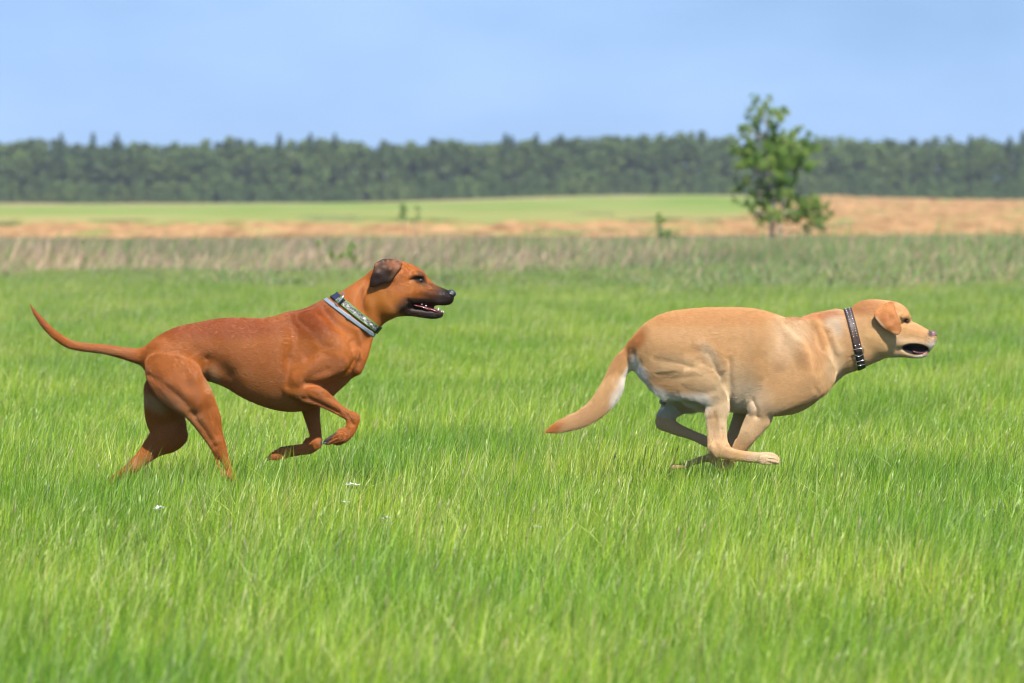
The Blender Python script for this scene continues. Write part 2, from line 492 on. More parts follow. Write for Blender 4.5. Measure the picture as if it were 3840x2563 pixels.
for i in range(len(P)):
    g_ = nz[i] + 0.09 * side[i] + RNG.uniform(-.10, .10)
    if fr[i] < 0.30:
        pick[i] = 4 if (nz[i] < 0.52 and RNG.random() < .8) else RNG.integers(2, 4)
    else:
        pick[i] = RNG.integers(0, 2) if g_ < 0.57 else (RNG.integers(2, 4) if g_ < .64 or RNG.random() < .7 else 4)
npnt = len(P)
hs = (0.45 + 0.75 * fbm(P[:, 0] / 4, P[:, 1] / 9, 91, 3)) * np.interp(fr, [-.46, -.2, 0, .15, .35, .6, 1], [.30, .40, .75, 1.05, .85, .42, .18])
scl = np.stack([np.ones(npnt), np.ones(npnt), hs], 1)
g = scatter_obj("rough_weeds", r_vars, np.stack([P[:, 0], P[:, 1], ground_z(P[:, 0], P[:, 1]) - .02], 1), RNG.uniform(-0.5, 0.5, npnt), scl, pick, rough_mat)
props(g, "rough belt of dry purple-brown weeds and dull green tussocks behind the meadow", "weeds", None, "stuff")

# low weeds breaking the edges of the ploughed strip
P = []
for _ in range(130):
    d = RNG.uniform(158, 330)
    P.append((RNG.uniform(-.1, .1) * d, d))
P = np.array(P)
ok = (fbm(P[:, 0] / 3.5, P[:, 1] / 12, 12, 2) > 0.56) & (P[:, 0] < line_x(P[:, 1]) + 8)
P = P[ok]; npnt = len(P)
g = scatter_obj("field_weeds", r_vars[2:4], np.stack([P[:, 0], P[:, 1], ground_z(P[:, 0], P[:, 1]) - .03], 1), RNG.uniform(0, 6, npnt),
                np.stack([np.full(npnt, .9), np.full(npnt, .9), RNG.uniform(.2, .4, npnt)], 1), RNG.integers(0, 2, npnt), rough_mat)
props(g, "scattered low green weeds on the ploughed strip and the crop edge", "weeds", None, "stuff")

# ------------------------------------------------------------------ trees
def tube(path, radii, sides=7):
    path = np.asarray(path, float); nseg = len(path)
    V, F = [], []
    for i in range(nseg):
        t = path[min(i + 1, nseg - 1)] - path[max(i - 1, 0)]; t /= (np.linalg.norm(t) + 1e-9)
        a = np.cross(t, [0.3, 0.9, 0.1]); a /= np.linalg.norm(a); b_ = np.cross(t, a)
        for s in range(sides):
            q = 2 * math.pi * s / sides
            V.append(path[i] + radii[i] * (math.cos(q) * a + math.sin(q) * b_))
    for i in range(nseg - 1):
        for s in range(sides):
            r = (s + 1) % sides
            p0, p1, p2, p3 = i * sides + s, i * sides + r, (i + 1) * sides + r, (i + 1) * sides + s
            F += [[p0, p1, p2], [p0, p2, p3]]
    V.append(path[-1]); e = len(V) - 1
    for s in range(sides):
        F.append([(nseg - 1) * sides + s, (nseg - 1) * sides + (s + 1) % sides, e])
    V.append(path[0]); e = len(V) - 1
    for s in range(sides):
        F.append([(s + 1) % sides, s, e])
    return np.array(V), np.array(F)

def join(parts):
    V, F, off = [], [], 0
    for v, f in parts:
        V.append(v); F.append(f + off); off += len(v)
    return np.concatenate(V), np.concatenate(F)

def leaf_cards(centers, normals, sizes, rng_, droop=0.3):
    """small folded leaves: two triangles bent along the middle"""
    nl = len(centers)
    a = rng_.normal(size=(nl, 3)); a[:, 2] -= droop; a /= np.linalg.norm(a, axis=1)[:, None]
    b_ = np.cross(a, normals); b_ /= (np.linalg.norm(b_, axis=1)[:, None] + 1e-6)
    nn = np.cross(a, b_)
    s = sizes[:, None]
    V = np.stack([centers - a * s * .5, centers + b_ * s * .32 + nn * s * .06, centers + a * s * .5, centers - b_ * s * .32 + nn * s * .06], 1)
    F = ((np.arange(nl) * 4)[:, None, None] + np.array([[0, 1, 2], [0, 2, 3]])[None]).reshape(-1, 3)
    return V.reshape(-1, 3), F

def crown_tree(kind, h, r, nleaf, rng_, leaf):
    """far forest tree as verts, faces, colours: a dark stem inside clumps of foliage"""
    if kind == 'spruce':
        tt = rng_.random(nleaf) ** 0.75
        z = h * (0.05 + 0.95 * tt)
        lay = np.abs(((z / h * 11) % 1.0) - .5) * 2
        rad = r * (1 - tt) ** 0.85 * (0.65 + 0.45 * lay) + 0.15
        an = rng_.uniform(0, 2 * np.pi, nleaf)
        rr = rad * np.sqrt(rng_.random(nleaf)) ** 0.5
        c = np.stack([rr * np.cos(an), rr * np.sin(an), z - rr * .25], 1)
        cl = np.ones(nleaf)
    else:
        ncl = 26
        ct = np.stack([rng_.normal(0, r * .42, ncl), rng_.normal(0, r * .42, ncl), h * rng_.uniform(.22 if kind == 'pine' else .1, .93, ncl)], 1)
        ct[:, :2] *= (1.15 - ct[:, 2:3] / h * 0.75)
        rs = r * rng_.uniform(.28, .55, ncl)
        ci = rng_.integers(0, ncl, nleaf)
        v = rng_.normal(size=(nleaf, 3)); v /= np.linalg.norm(v, axis=1)[:, None]
        c = ct[ci] + v * (rs[ci] * rng_.random(nleaf) ** .4)[:, None] * np.array([1, 1, .75])
        c[:, 2] = np.clip(c[:, 2], 0.2, h)
        cl = rng_.uniform(.8, 1.2, ncl)[ci]
    nrm = rng_.normal(size=(nleaf, 3)); nrm[:, 2] += .6
    V, F = leaf_cards(c, nrm, leaf * rng_.uniform(.7, 1.4, nleaf), rng_)
    base = {'spruce': (0.045, 0.082, 0.026), 'pine': (0.092, 0.138, 0.038), 'broad': (0.108, 0.162, 0.042)}[kind]
    C = np.repeat(np.array(base)[None] * cl[:, None] * rng_.uniform(.8, 1.25, (nleaf, 1)), 4, axis=0)
    tv, tf = tube([(0, 0, -.5), (0, 0, h * .5), (0, 0, h * .93)], [.16, .11, .04], 5)
    return np.concatenate([V, tv]), np.concatenate([F, tf + len(V)]), np.concatenate([C, np.tile([[.12, .10, .085]], (len(tv), 1))])

FD = 1300.0
f_vars = [crown_tree('pine', 11.5, 1.9, 520, np.random.default_rng(500), .80), crown_tree('pine', 12.0, 1.7, 500, np.random.default_rng(501), .80),
          crown_tree('broad', 10.0, 3.0, 680, np.random.default_rng(502), .85), crown_tree('broad', 8.0, 2.8, 560, np.random.default_rng(503), .8),
          crown_tree('spruce', 12.6, 2.4, 620, np.random.default_rng(504), .75), crown_tree('pine', 11.8, 2.1, 560, np.random.default_rng(505), .85)]
forest_mat, n, l, mu, mr = leaf_mat("forest_foliage", "col", (0.74, 0.82, 0.92), (1.28, 1.24, 1.10), (0.11, 0.05, 0.16), trans=0.2, spec=0.2, rough=0.6)
P, SC, PK = [], [], []
for row, (dy, sp, hsc) in enumerate(((-4, 2.6, .34), (0, 3.6, .66), (5, 3.2, .98), (10, 2.3, 1.14), (16, 2.0, 1.19), (23, 2.0, 1.21), (27, 2.4, .5), (31, 2.0, .5), (34, 2.0, .5))):
    x = -340.0
    while x < 340:
        hx = 1.04 + 0.11 * (fbm(np.array([x / 22.0]), np.array([row * .3]), 66, 2)[0] - .5) * 2 - 0.00012 * max(0, x)
        P.append((x, FD + dy + RNG.uniform(-2, 2)))
        s = hsc * hx * RNG.uniform(.92, 1.05)
        SC.append((s * RNG.uniform(.85, 1.15), s, s))
        if row in (0, 1, 6, 7, 8): PK.append(RNG.choice([2, 3, 3]))
        else: PK.append(RNG.choice([0, 1, 5, 2, 4], p=[.30, .26, .30, .12, .02]))
        x += sp * RNG.uniform(.7, 1.3)
P = np.array(P); npnt = len(P)
g = scatter_obj("forest", f_vars, np.stack([P[:, 0], P[:, 1], ground_z(P[:, 0], P[:, 1])], 1), RNG.uniform(0, 6.28, npnt), np.array(SC), np.array(PK), forest_mat, smooth=False)
props(g, "far-off belt of dark mixed forest closing the horizon", "forest", None, "stuff")

bark = simple_mat("bark", (0.20, 0.17, 0.14), .9, noise=.4, scale=6)
spruce_src = None
def spruce(dx, top, width, lab):
    global spruce_src
    Y = FD + 8.0
    x, _, z = W(dx * 1.63474, top * 1.63474, Y)
    gz_ = float(ground_z(np.array([float(x)]), np.array([Y]))[0])
    h = float(z) - gz_
    rg = np.random.default_rng(int(dx))
    t = empty("spruce_tree", (float(x), Y, gz_))
    v, f, c = crown_tree('spruce', h, width * 1.45, 560, rg, .75)
    nl = 560 * 4
    props(t, lab, "tree", "spruces rising above the forest edge")
    mesh_obj("crown", new_mesh("crown", v[:nl], f[(f < nl).all(1)], forest_mat, False, c[:nl], "col"), t)
    tv, tf = tube([(0, 0, -.3), (0, 0, h * .5), (0, 0, h * .95)], [.17, .11, .03], 7)
    mesh_obj("trunk", new_mesh("trunk", tv, tf, bark), t)
for a in ((140, 307, 2.3, "broad dark spruce tip, leftmost of those rising above the forest"),
          (213, 306, 2.0, "slim spruce tip second from the left above the forest line"),
          (268, 308, 2.0, "narrow dark spruce tip above the forest, just right of the slim pair at left"),
          (641, 308, 2.4, "wide-based dark spruce tip over the forest between the ridge dog's back and head"),
          (712, 306, 2.0, "slim spruce tip above the forest, left one of the pair over the brown dog's collar"),
          (768, 307, 2.0, "narrow spruce tip above the forest, right one of the pair over the brown dog's collar"),
          (1160, 307, 2.4, "broad spruce tip above the forest left of the picture's middle gap"),
          (1230, 307, 2.0, "slim spruce tip above the forest near the middle of the picture"),
          (1288, 309, 2.0, "narrow dark spruce tip above the forest right of the middle"),
          (1470, 314, 2.2, "rounded spruce tip above the forest midway between middle and young tree"),
          (2226, 312, 2.4, "dark spruce tip above the forest far right of the young tree"),
          (2316, 315, 2.2, "spruce tip above the forest next to the right edge of the picture")):
    spruce(*a)

leaf_col, n, l, mu, mr = leaf_mat("young_leaves", "col", (0.80, 0.90, 0.8), (1.25, 1.15, 1.1), (1.6, 1.0, 1.6), trans=0.35, spec=0.3, rough=0.5)
pale_bark = simple_mat("pale_bark", (0.30, 0.27, 0.24), .85, noise=.45, scale=9, bump=.3)

def traced_tree(name, lab, cat, Y, org, s, stems, clusters, leaf, per, seed, cols, rbase, group=None, dep=1.0, sub=0):
    """stems and clusters in crop pixels (x, y[, r]) of a zoom with origin org and scale s"""
    rg = np.random.default_rng(seed)
    cv_ = lambda px, py, dy: np.array([float(q) for q in W(org[0] + px / s, org[1] + py / s, Y + dy)])
    mpx = KPX * Y / s
    base = cv_(stems[0][0][0], stems[0][0][1], 0)
    gz_ = float(ground_z(np.array([base[0]]), np.array([Y]))[0])
    t = empty(name, (base[0], Y, gz_))
    props(t, lab, cat, group)
    loc = np.array([base[0], Y, gz_])
    parts, sk = [], []
    for si, st in enumerate(stems):
        path = [cv_(p[0], p[1], 0.10 * si + rg.normal(0, .03)) - loc for p in st]
        if si == 0 or True:
            path[0][2] = -0.05 if path[0][2] < 0.6 else path[0][2]
        rr = np.linspace(rbase * (1 if si == 0 else .7), rbase * .15, len(path))
        parts.append(tube(path, rr, 7)); sk += list(zip(path, rr))
    CT, CR = [], []
    for (px, py, r) in clusters:
        dy = rg.uniform(-1, 1) * dep * mpx * 260
        p = cv_(px, py, dy) - loc
        CT.append(p); CR.append(r * mpx)
        best = min(sk, key=lambda q: np.linalg.norm(q[0] - p) + (3.0 if q[0][2] > p[2] + .05 else 0) + .5 * abs(p[2] - .25 - q[0][2]))
        a = best[0]; mid = (a + p) / 2 + np.array([0, 0, -.06 * np.linalg.norm(p - a)])
        rb = min(best[1] * .55, rbase * .4)
        parts.append(tube([a, mid, p], [rb, rb * .6, rb * .2], 5))
    v, f = join(parts)
    mesh_obj("trunk", new_mesh("trunk", v, f, pale_bark), t)
    CT, CR = np.array(CT), np.array(CR)
    if sub:
        k_ = len(CT)
        for _ in range(sub):
            dv_ = rg.normal(size=(k_, 3)) * (CR[:k_] * 1.05)[:, None]
            CT = np.concatenate([CT, CT[:k_] + dv_]); CR = np.concatenate([CR, CR[:k_] * rg.uniform(.35, .7, k_)])
    cnt = np.maximum(8, (per * (CR / CR.mean()) ** 1.6).astype(int))
    ci = np.repeat(np.arange(len(CT)), cnt)
    dv = rg.normal(size=(len(ci), 3)); dv /= np.linalg.norm(dv, axis=1)[:, None]
    c = CT[ci] + dv * (CR[ci] * rg.random(len(ci)) ** .45)[:, None]
    nrm = rg.normal(size=(len(ci), 3)) + np.array([0, -.4, .7])
    V, F = leaf_cards(c, nrm, leaf * rg.uniform(.6, 1.3, len(ci)), rg, .5)
    pc = np.array(cols)[rg.integers(0, len(cols), len(CT))][ci] * rg.uniform(.8, 1.2, (len(ci), 1))
    mesh_obj("crown", new_mesh("crown", V, F, leaf_col, False, np.repeat(pc, 4, axis=0), "col"), t)
    return t

TCL = [(600,90,30),(640,180,42),(540,190,32),(690,130,38),(730,70,22),(780,200,48),(820,260,48),(620,250,38),(740,320,48),(470,370,32),(445,340,18),(530,380,38),(600,350,45),
 (510,450,32),(680,430,48),(760,470,58),(850,440,58),(940,430,48),(985,390,30),(1060,490,55),(1100,560,48),(410,560,50),(500,600,65),(470,700,55),(540,560,50),
 (720,560,65),(800,600,75),(900,560,75),(1000,640,68),(1080,720,48),(960,720,62),(850,700,72),(740,660,50),(600,740,40),(500,870,50),(440,930,42),(640,860,40),
 (860,820,62),(920,880,50),(870,960,52),(640,950,58),(610,1060,52),(700,1100,56),(850,1050,45),(920,1140,56),(980,1020,48),(1080,1090,62),(1160,1040,55),(1190,1100,40),
 (1120,1200,55),(1200,1200,42),(640,1200,38),(800,1200,40),(640,1260,24),(1200,1300,34),(1080,1325,26),(410,1050,20),(480,1090,16),(380,590,30),(1130,700,28),(850,180,18),(430,400,14),
 (570,130,24),(590,300,30),(810,520,50),(690,500,45),(760,740,45),(560,980,34),(980,1180,45),(1030,1130,45),(900,1200,40),(740,1150,50),(560,1120,32),(700,1000,55),(770,1040,50),(820,900,50),(660,700,50),(580,660,45),(900,680,60),(1050,600,50),(1060,1180,45),(950,1240,30),(700,1220,36)]
YT = 128.0
traced_tree("young_tree", "small bushy young tree with pale trunk standing alone beyond the yellow dog", "tree", YT, (2600, 340), 2.53,
            [[(752,1475),(745,1330),(745,1200),(765,1080),(755,960),(722,860),(705,740),(690,600),(700,450),(690,300),(700,180),(715,80)],
             [(800,1465),(815,1330),(825,1220),(850,1080),(870,900),(880,700),(880,520)],
             [(760,960),(640,800),(540,680),(470,600)],
             [(765,1180),(900,1150),(1040,1120),(1150,1150),(1200,1230)]],
            TCL, 0.032, 170, 3, [(0.17,0.28,0.05),(0.22,0.34,0.06),(0.13,0.23,0.05),(0.27,0.37,0.09)], 0.055, None, 1.0, 5)
# crop of [2440,700,3840,1200], scale 1.678
traced_tree("sapling", "small crooked sapling at the ploughed edge left of the young tree", "shrub", 118.0, (2440, 700), 1.678,
            [[(80,370),(70,310),(60,250),(40,200)], [(75,320),(120,300),(190,325)]],
            [(45,190,13),(80,212,16),(50,225,10),(62,262,14),(70,300,20),(100,300,15),(135,310,17),(170,322,13),(195,328,9),(80,345,18),(110,335,12)], 0.05, 70, 4,
            [(0.16,0.28,0.06),(0.22,0.34,0.07)], 0.022, None, .3, 2)
# crop of [1300,450,2600,1100], scale 1.807
traced_tree("sapling", "thin pale green sapling on the far green strip, left stem of a pair", "shrub", 150.0, (1300, 450), 1.807,
            [[(388,745),(388,660),(380,580)]], [(380,585,22),(388,620,22),(395,600,14),(370,640,15),(392,660,14),(350,660,8)], 0.06, 50, 5,
            [(0.20,0.30,0.10),(0.16,0.26,0.09)], 0.016, None, .3)
traced_tree("sapling", "wispy green sapling on the far green strip, right stem of a pair", "shrub", 150.0, (1300, 450), 1.807,
            [[(470,750),(482,670),(480,600)], [(465,740),(445,690)]], [(475,598,14),(495,610,10),(485,650,14),(488,680,9),(447,690,9),(440,720,6)], 0.06, 44, 6,
            [(0.20,0.30,0.10),(0.16,0.26,0.09)], 0.013, None, .3)
# crop of [1000,900,1800,1600], scale 2.24
traced_tree("leafy_weed", "bright green leafy shrub among dry weeds behind the brown dog's neck", "shrub", 77.0, (1000, 900), 2.24,
            [[(640,270),(610,200),(570,140)], [(650,270),(720,200),(730,100),(720,40)]],
            [(560,150,34),(600,165,30),(540,120,24),(640,130,26),(590,195,22),(720,150,32),(740,180,26),(700,120,22),(735,60,20),(710,30,16),(690,80,18),(440,30,16)], 0.045, 60, 7,
            [(0.24,0.38,0.06),(0.19,0.32,0.05)], 0.014, None, .3)

# small white flowers standing in the meadow
petal = simple_mat("white_petals", (0.82, 0.82, 0.80), .6, noise=.04)
stemm = simple_mat("flower_stem", (0.16, 0.28, 0.06), .6, noise=.2)
yolk = simple_mat("flower_centre", (0.70, 0.52, 0.10), .7, noise=.1)
def flower(dx, dy, r, lab):
    below = dy - 450.0
    zt = 0.235
    Y = (CAM_H - zt) / (below * KPX * 1.63474)
    x, _, z = W(dx * 1.63474, dy * 1.63474, Y)
    x, z = float(x), float(z); r = r * 1.15
    rg = np.random.default_rng(int(dx * 7))
    t = empty("white_flower", (x, Y, 0)); props(t, lab, "flower", "small white flowers in the meadow")
    V, F = tube([(-.03, 0, 0), (-.02, 0, z * .5), (0, 0, z - .004)], [.0015, .0013, .001], 5)
    mesh_obj("stem", new_mesh("stem", V, F, stemm), t)
    V, F = [], []
    npet = 9
    for q in range(npet):
        a = 2 * math.pi * q / npet + rg.uniform(-.1, .1)
        ca, sa = math.cos(a), math.sin(a)
        lift = rg.uniform(.15, .45) * r
        b0 = len(V)
        for (u, wv, hh) in ((.15, -.10, 0), (.15, .10, 0), (.65, .22, .6), (1.0, .08, 1.0), (1.0, -.08, 1.0), (.65, -.22, .6)):
            V.append((r * (u * ca - wv * sa), r * (u * sa + wv * ca), z + lift * hh))
        F += [[b0, b0 + 1, b0 + 2], [b0, b0 + 2, b0 + 5], [b0 + 5, b0 + 2, b0 + 3], [b0 + 5, b0 + 3, b0 + 4]]
    mesh_obj("petals", new_mesh("petals", np.array(V), np.array(F), petal), t)
    V, F = [], []
    for q in range(8):
        a = 2 * math.pi * q / 8
        V += [(r * .26 * math.cos(a), r * .26 * math.sin(a), z), (r * .16 * math.cos(a), r * .16 * math.sin(a), z + r * .14)]
    V.append((0, 0, z + r * .18))
    for q in range(8):
        w_ = (q + 1) % 8
        F += [[2 * q, 2 * w_, 2 * w_ + 1], [2 * q, 2 * w_ + 1, 2 * q + 1], [2 * q + 1, 2 * w_ + 1, 16]]
    mesh_obj("flower_centre", new_mesh("flower_centre", np.array(V), np.array(F), yolk), t)
for a in ((799, 1113, .010, "left one of three tiny white flowers in a row below the brown dog's forepaw"),
          (809, 1112, .012, "middle one of three tiny white flowers in a row below the brown dog's forepaw"),
          (819, 1114, .010, "right one of three tiny white flowers in a row below the brown dog's forepaw"),
          (794, 1153, .010, "single small white flower just under the row of three"),
          (884, 1190, .012, "single white flower lower right of the row of three"),
          (366, 1167, .014, "larger white flower in the grass below the brown dog's hind legs, right of its neighbour"),
          (357, 1169, .009, "smaller white flower in the grass below the brown dog's hind legs"),
          (1228, 1209, .006, "tiny white flower in the open grass between the dogs, left of its twin"),
          (1238, 1210, .006, "tiny white flower in the open grass between the dogs, right of its twin")):
    flower(*a)
# ------------------------------------------------------------------ sculpting by blended solids
def surface_nets(V, ax, ay, az):
    """quads of the zero level of V sampled on the axes ax, ay, az"""
    s = V < 0
    nx, ny, nz = V.shape
    cnt = np.zeros((nx - 1, ny - 1, nz - 1), np.int8)
    for i in (0, 1):
        for j in (0, 1):
            for k in (0, 1):
                cnt += s[i:nx - 1 + i, j:ny - 1 + j, k:nz - 1 + k]
    act = (cnt > 0) & (cnt < 8)
    I, J, K = np.nonzero(act)
    idx = np.full(act.shape, -1, np.int32); idx[I, J, K] = np.arange(len(I))
    acc = np.zeros((len(I), 3)); num = np.zeros(len(I))
    A = (ax, ay, az)
    for dim in range(3):
        o1, o2 = [q for q in range(3) if q != dim]
        for a in (0, 1):
            for b in (0, 1):
                c0 = [I, J, K]; c0[o1] = c0[o1] + a; c0[o2] = c0[o2] + b
                c1 = list(c0); c1[dim] = c1[dim] + 1
                v0 = V[c0[0], c0[1], c0[2]]; v1 = V[c1[0], c1[1], c1[2]]
                m_ = (v0 < 0) != (v1 < 0)
                t = np.where(m_, v0 / np.where(v0 == v1, 1, v0 - v1), 0)
                p = [A[q][c0[q]] for q in range(3)]
                p[dim] = p[dim] + t * (A[dim][c1[dim]] - A[dim][c0[dim]])
                for q in range(3): acc[:, q] += np.where(m_, p[q], 0)
                num += m_
    P = acc / num[:, None]
    quads = []
    for dim in range(3):
        o1, o2 = [(1, 2), (2, 0), (0, 1)][dim]
        sl0 = [slice(1, -1)] * 3; sl1 = [slice(1, -1)] * 3
        sl0[dim] = slice(0, V.shape[dim] - 1); sl1[dim] = slice(1, V.shape[dim])
        a = s[tuple(sl0)]; b = s[tuple(sl1)]
        e = np.nonzero(a != b)
        base = [e[0] + 1, e[1] + 1, e[2] + 1]; base[dim] = base[dim] - 1
        def cell(d1, d2):
            c = list(base); c[o1] = c[o1] - d1; c[o2] = c[o2] - d2
            return idx[c[0], c[1], c[2]]
        q = np.stack([cell(1, 1), cell(0, 1), cell(0, 0), cell(1, 0)], 1)
        fl = ~a[e]
        q[fl] = q[fl][:, ::-1]
        quads.append(q)
    Q = np.concatenate(quads)
    Q = Q[(Q >= 0).all(1)]
    vol = np.einsum('ij,ij->i', P[Q[:, 0]] - P.mean(0), np.cross(P[Q[:, 2]] - P[Q[:, 0]], P[Q[:, 3]] - P[Q[:, 1]])).sum()
    if vol < 0: Q = Q[:, ::-1]
    return P, Q

def smin(a, b, k):
    h = np.clip(0.5 + 0.5 * (b - a) / k, 0, 1)
    return b + (a - b) * h - k * h * (1 - h)

class Sculpt:
    """solids laid out in photograph pixels: chains of (sx, sy, r, y, ys), y metres from the middle plane, ys thickness ratio"""
    def __init__(self, Y0, res):
        self.Y0, self.res, self.add, self.cut = Y0, res, [], []
    def conv(self, pts, sub=4):
        out = []
        for p in pts:
            x, _, z = W(p[0], p[1], self.Y0 + p[3])
            out.append((float(x), float(z), p[2] * KPX * (self.Y0 + p[3]), self.Y0 + p[3], p[4]))
        if len(out) < 3 or sub < 2: return out
        a = np.array(out); a = np.vstack([2 * a[0] - a[1], a, 2 * a[-1] - a[-2]]); res = []
        for i in range(1, len(a) - 2):
            for q in range(sub):
                t = q / sub
                v = .5 * (2 * a[i] + (a[i + 1] - a[i - 1]) * t + (2 * a[i - 1] - 5 * a[i] + 4 * a[i + 1] - a[i + 2]) * t * t + (3 * a[i] - a[i - 1] - 3 * a[i + 1] + a[i + 2]) * t ** 3)
                v[2] = max(v[2], .4 * min(a[i][2], a[i + 1][2]))
                res.append(tuple(v))
        res.append(tuple(a[-2]))
        return res
    def chain(self, pts, k=0.02, flow=1):
        self.add.append((self.conv(pts), k, flow))
    def carve(self, pts, k=0.006):
        self.cut.append((self.conv(pts), k))
    @staticmethod
    def seg(a, b, x, y, z):
        ex, ez = b[0] - a[0], b[1] - a[1]
        L = ex * ex + ez * ez + 1e-12
        t = np.clip(((x - a[0]) * ex + (z - a[1]) * ez) / L, 0, 1)
        cx = a[0] + ex * t; cz = a[1] + ez * t; r = a[2] + (b[2] - a[2]) * t
        cy = a[3] + (b[3] - a[3]) * t; ys = a[4] + (b[4] - a[4]) * t
        q = np.sqrt((x - cx) ** 2 + (z - cz) ** 2 + ((y - cy) / ys) ** 2)
        return (q - r) * np.minimum(1, np.maximum(ys, .5))
    def build(self, zmin=None, relax=2, soft_x=None, shrink=0.0):
        allp = [p for c in self.add for p in c[0]]
        M = 0.02
        lo = [min(p[0] - p[2] for p in allp) - M, min(p[3] - p[2] * p[4] for p in allp) - M, min(p[1] - p[2] for p in allp) - M]
        hi = [max(p[0] + p[2] for p in allp) + M, max(p[3] + p[2] * p[4] for p in allp) + M, max(p[1] + p[2] for p in allp) + M]
        if zmin is not None: lo[2] = max(lo[2], zmin)
        self.A = [np.arange(lo[q], hi[q] + self.res, self.res) for q in range(3)]
        ax, ay, az = self.A
        FAR = 0.05
        V = np.full((len(ax), len(ay), len(az)), FAR, np.float32)
        def rng_of(pts, mg):
            l0 = [min(p[0] - p[2] for p in pts) - mg, min(p[3] - p[2] * p[4] for p in pts) - mg, min(p[1] - p[2] for p in pts) - mg]
            h0 = [max(p[0] + p[2] for p in pts) + mg, max(p[3] + p[2] * p[4] for p in pts) + mg, max(p[1] + p[2] for p in pts) + mg]
            return [slice(max(0, int(np.searchsorted(self.A[q], l0[q])) - 1), int(np.searchsorted(self.A[q], h0[q])) + 1) for q in range(3)]
        def chain_field(pts):
            mg = 0.035
            S = rng_of(pts, mg)
            D = np.full([len(self.A[q][S[q]]) for q in range(3)], FAR, np.float32)
            segs = list(zip(pts[:-1], pts[1:])) if len(pts) > 1 else [(pts[0], pts[0])]
            for a, b in segs:
                s2 = rng_of([a, b], mg)
                loc = tuple(slice(max(0, s2[q].start - S[q].start), max(0, min(s2[q].stop, S[q].stop) - S[q].start)) for q in range(3))
                x = ax[s2[0]][:, None, None]; y = ay[s2[1]][None, :, None]; z = az[s2[2]][None, None, :]
                d_ = self.seg(a, b, x, y, z).astype(np.float32)
                D[loc] = np.minimum(D[loc], d_)
            return tuple(S), D
        for pts, k, flow in self.add:
            S, D = chain_field(pts)
            V[S] = smin(V[S], D, k) if k > 0 else np.minimum(V[S], D)
        for pts, k in self.cut:
            S, D = chain_field(pts)
            V[S] = -smin(-V[S], D, k)
        if soft_x is not None:
            V = V + (shrink * (1 - .85 * np.clip((ax - soft_x + .03) / .05, 0, 1))).astype(np.float32)[:, None, None]
        P, Q = surface_nets(V, *self.A)
        # relax
        e = np.concatenate([Q[:, [0, 1]], Q[:, [1, 2]], Q[:, [2, 3]], Q[:, [3, 0]]])
        for it in range(relax):
            if it == 2 and soft_x is not None:
                wgt = (np.clip((soft_x - P[:, 0]) / .05, 0, 1) * np.clip((P[:, 2] - .33) / .06, 0, 1))[:, None] * .5
            elif it < 2: wgt = np.full((len(P), 1), .5)
            s = np.zeros_like(P)
            for q in range(3):
                s[:, q] = np.bincount(e[:, 0], P[e[:, 1], q], len(P)) + np.bincount(e[:, 1], P[e[:, 0], q], len(P))
            c = np.bincount(e[:, 0], minlength=len(P)) + np.bincount(e[:, 1], minlength=len(P))
            P = P * (1 - wgt) + wgt * s / np.maximum(c, 1)[:, None]
        return P, Q
    def flow(self, P, Q=None):
        best = np.full(len(P), 9.0); D = np.zeros((len(P), 3))
        for pts, k, fl in self.add:
            for a, b in zip(pts[:-1], pts[1:]):
                d_ = self.seg(a, b, P[:, 0], P[:, 1], P[:, 2])
                m_ = d_ < best
                best[m_] = d_[m_]
                v = np.array([b[0] - a[0], b[3] - a[3], b[1] - a[1]]); v = v / (np.linalg.norm(v) + 1e-9) * fl
                D[m_] = v
        e = np.concatenate([Q[:, [0, 1]], Q[:, [1, 2]], Q[:, [2, 3]], Q[:, [3, 0]]])
        for _ in range(14):
            D = np.stack([np.bincount(e[:, 0], D[e[:, 1], q], len(P)) + np.bincount(e[:, 1], D[e[:, 0], q], len(P)) for q in range(3)], 1)
            D = D / (np.linalg.norm(D, axis=1)[:, None] + 1e-9)
        return D

def normals(P, Q):
    n_ = np.zeros_like(P)
    fn = np.cross(P[Q[:, 2]] - P[Q[:, 0]], P[Q[:, -1]] - P[Q[:, 1]])
    for q in range(3):
        for c in range(Q.shape[1]):
            n_[:, q] += np.bincount(Q[:, c], fn[:, q], len(P))
    return n_ / (np.linalg.norm(n_, axis=1)[:, None] + 1e-12)

def poly_dist(px, py, line):
    best = np.full(len(px), 1e9)
    for a, b in zip(line[:-1], line[1:]):
        ex, ey = b[0] - a[0], b[1] - a[1]
        t = np.clip(((px - a[0]) * ex + (py - a[1]) * ey) / (ex * ex + ey * ey + 1e-9), 0, 1)
        best = np.minimum(best, np.hypot(px - a[0] - ex * t, py - a[1] - ey * t))
    return best

def crop(o, s):
    def f(pts):
        return [(o[0] + p[0] / s, o[1] + p[1] / s) + ((p[2] / s,) + tuple(p[3:]) if len(p) > 2 else ()) for p in pts]
    return f
cA = crop((1000, 900), 2.24); cB = crop((400, 1100), 1.96); cC = crop((2000, 1050), 1.96)
cD = crop((2750, 1050), 2.0906); cE = crop((1350, 940), 5.2275); cF = crop((3130, 1100), 5.2275); cS = crop((0, 0), 1.0); cT = crop((0, 0), 1 / 1.63474)
def yk(pts, y, ys):
    """append a common y offset and thickness to (x, y, r) stations"""
    return [(p[0], p[1], p[2], y, ys) if len(p) == 3 else (p[0], p[1], p[2], p[3], ys) if len(p) == 4 else p for p in pts]

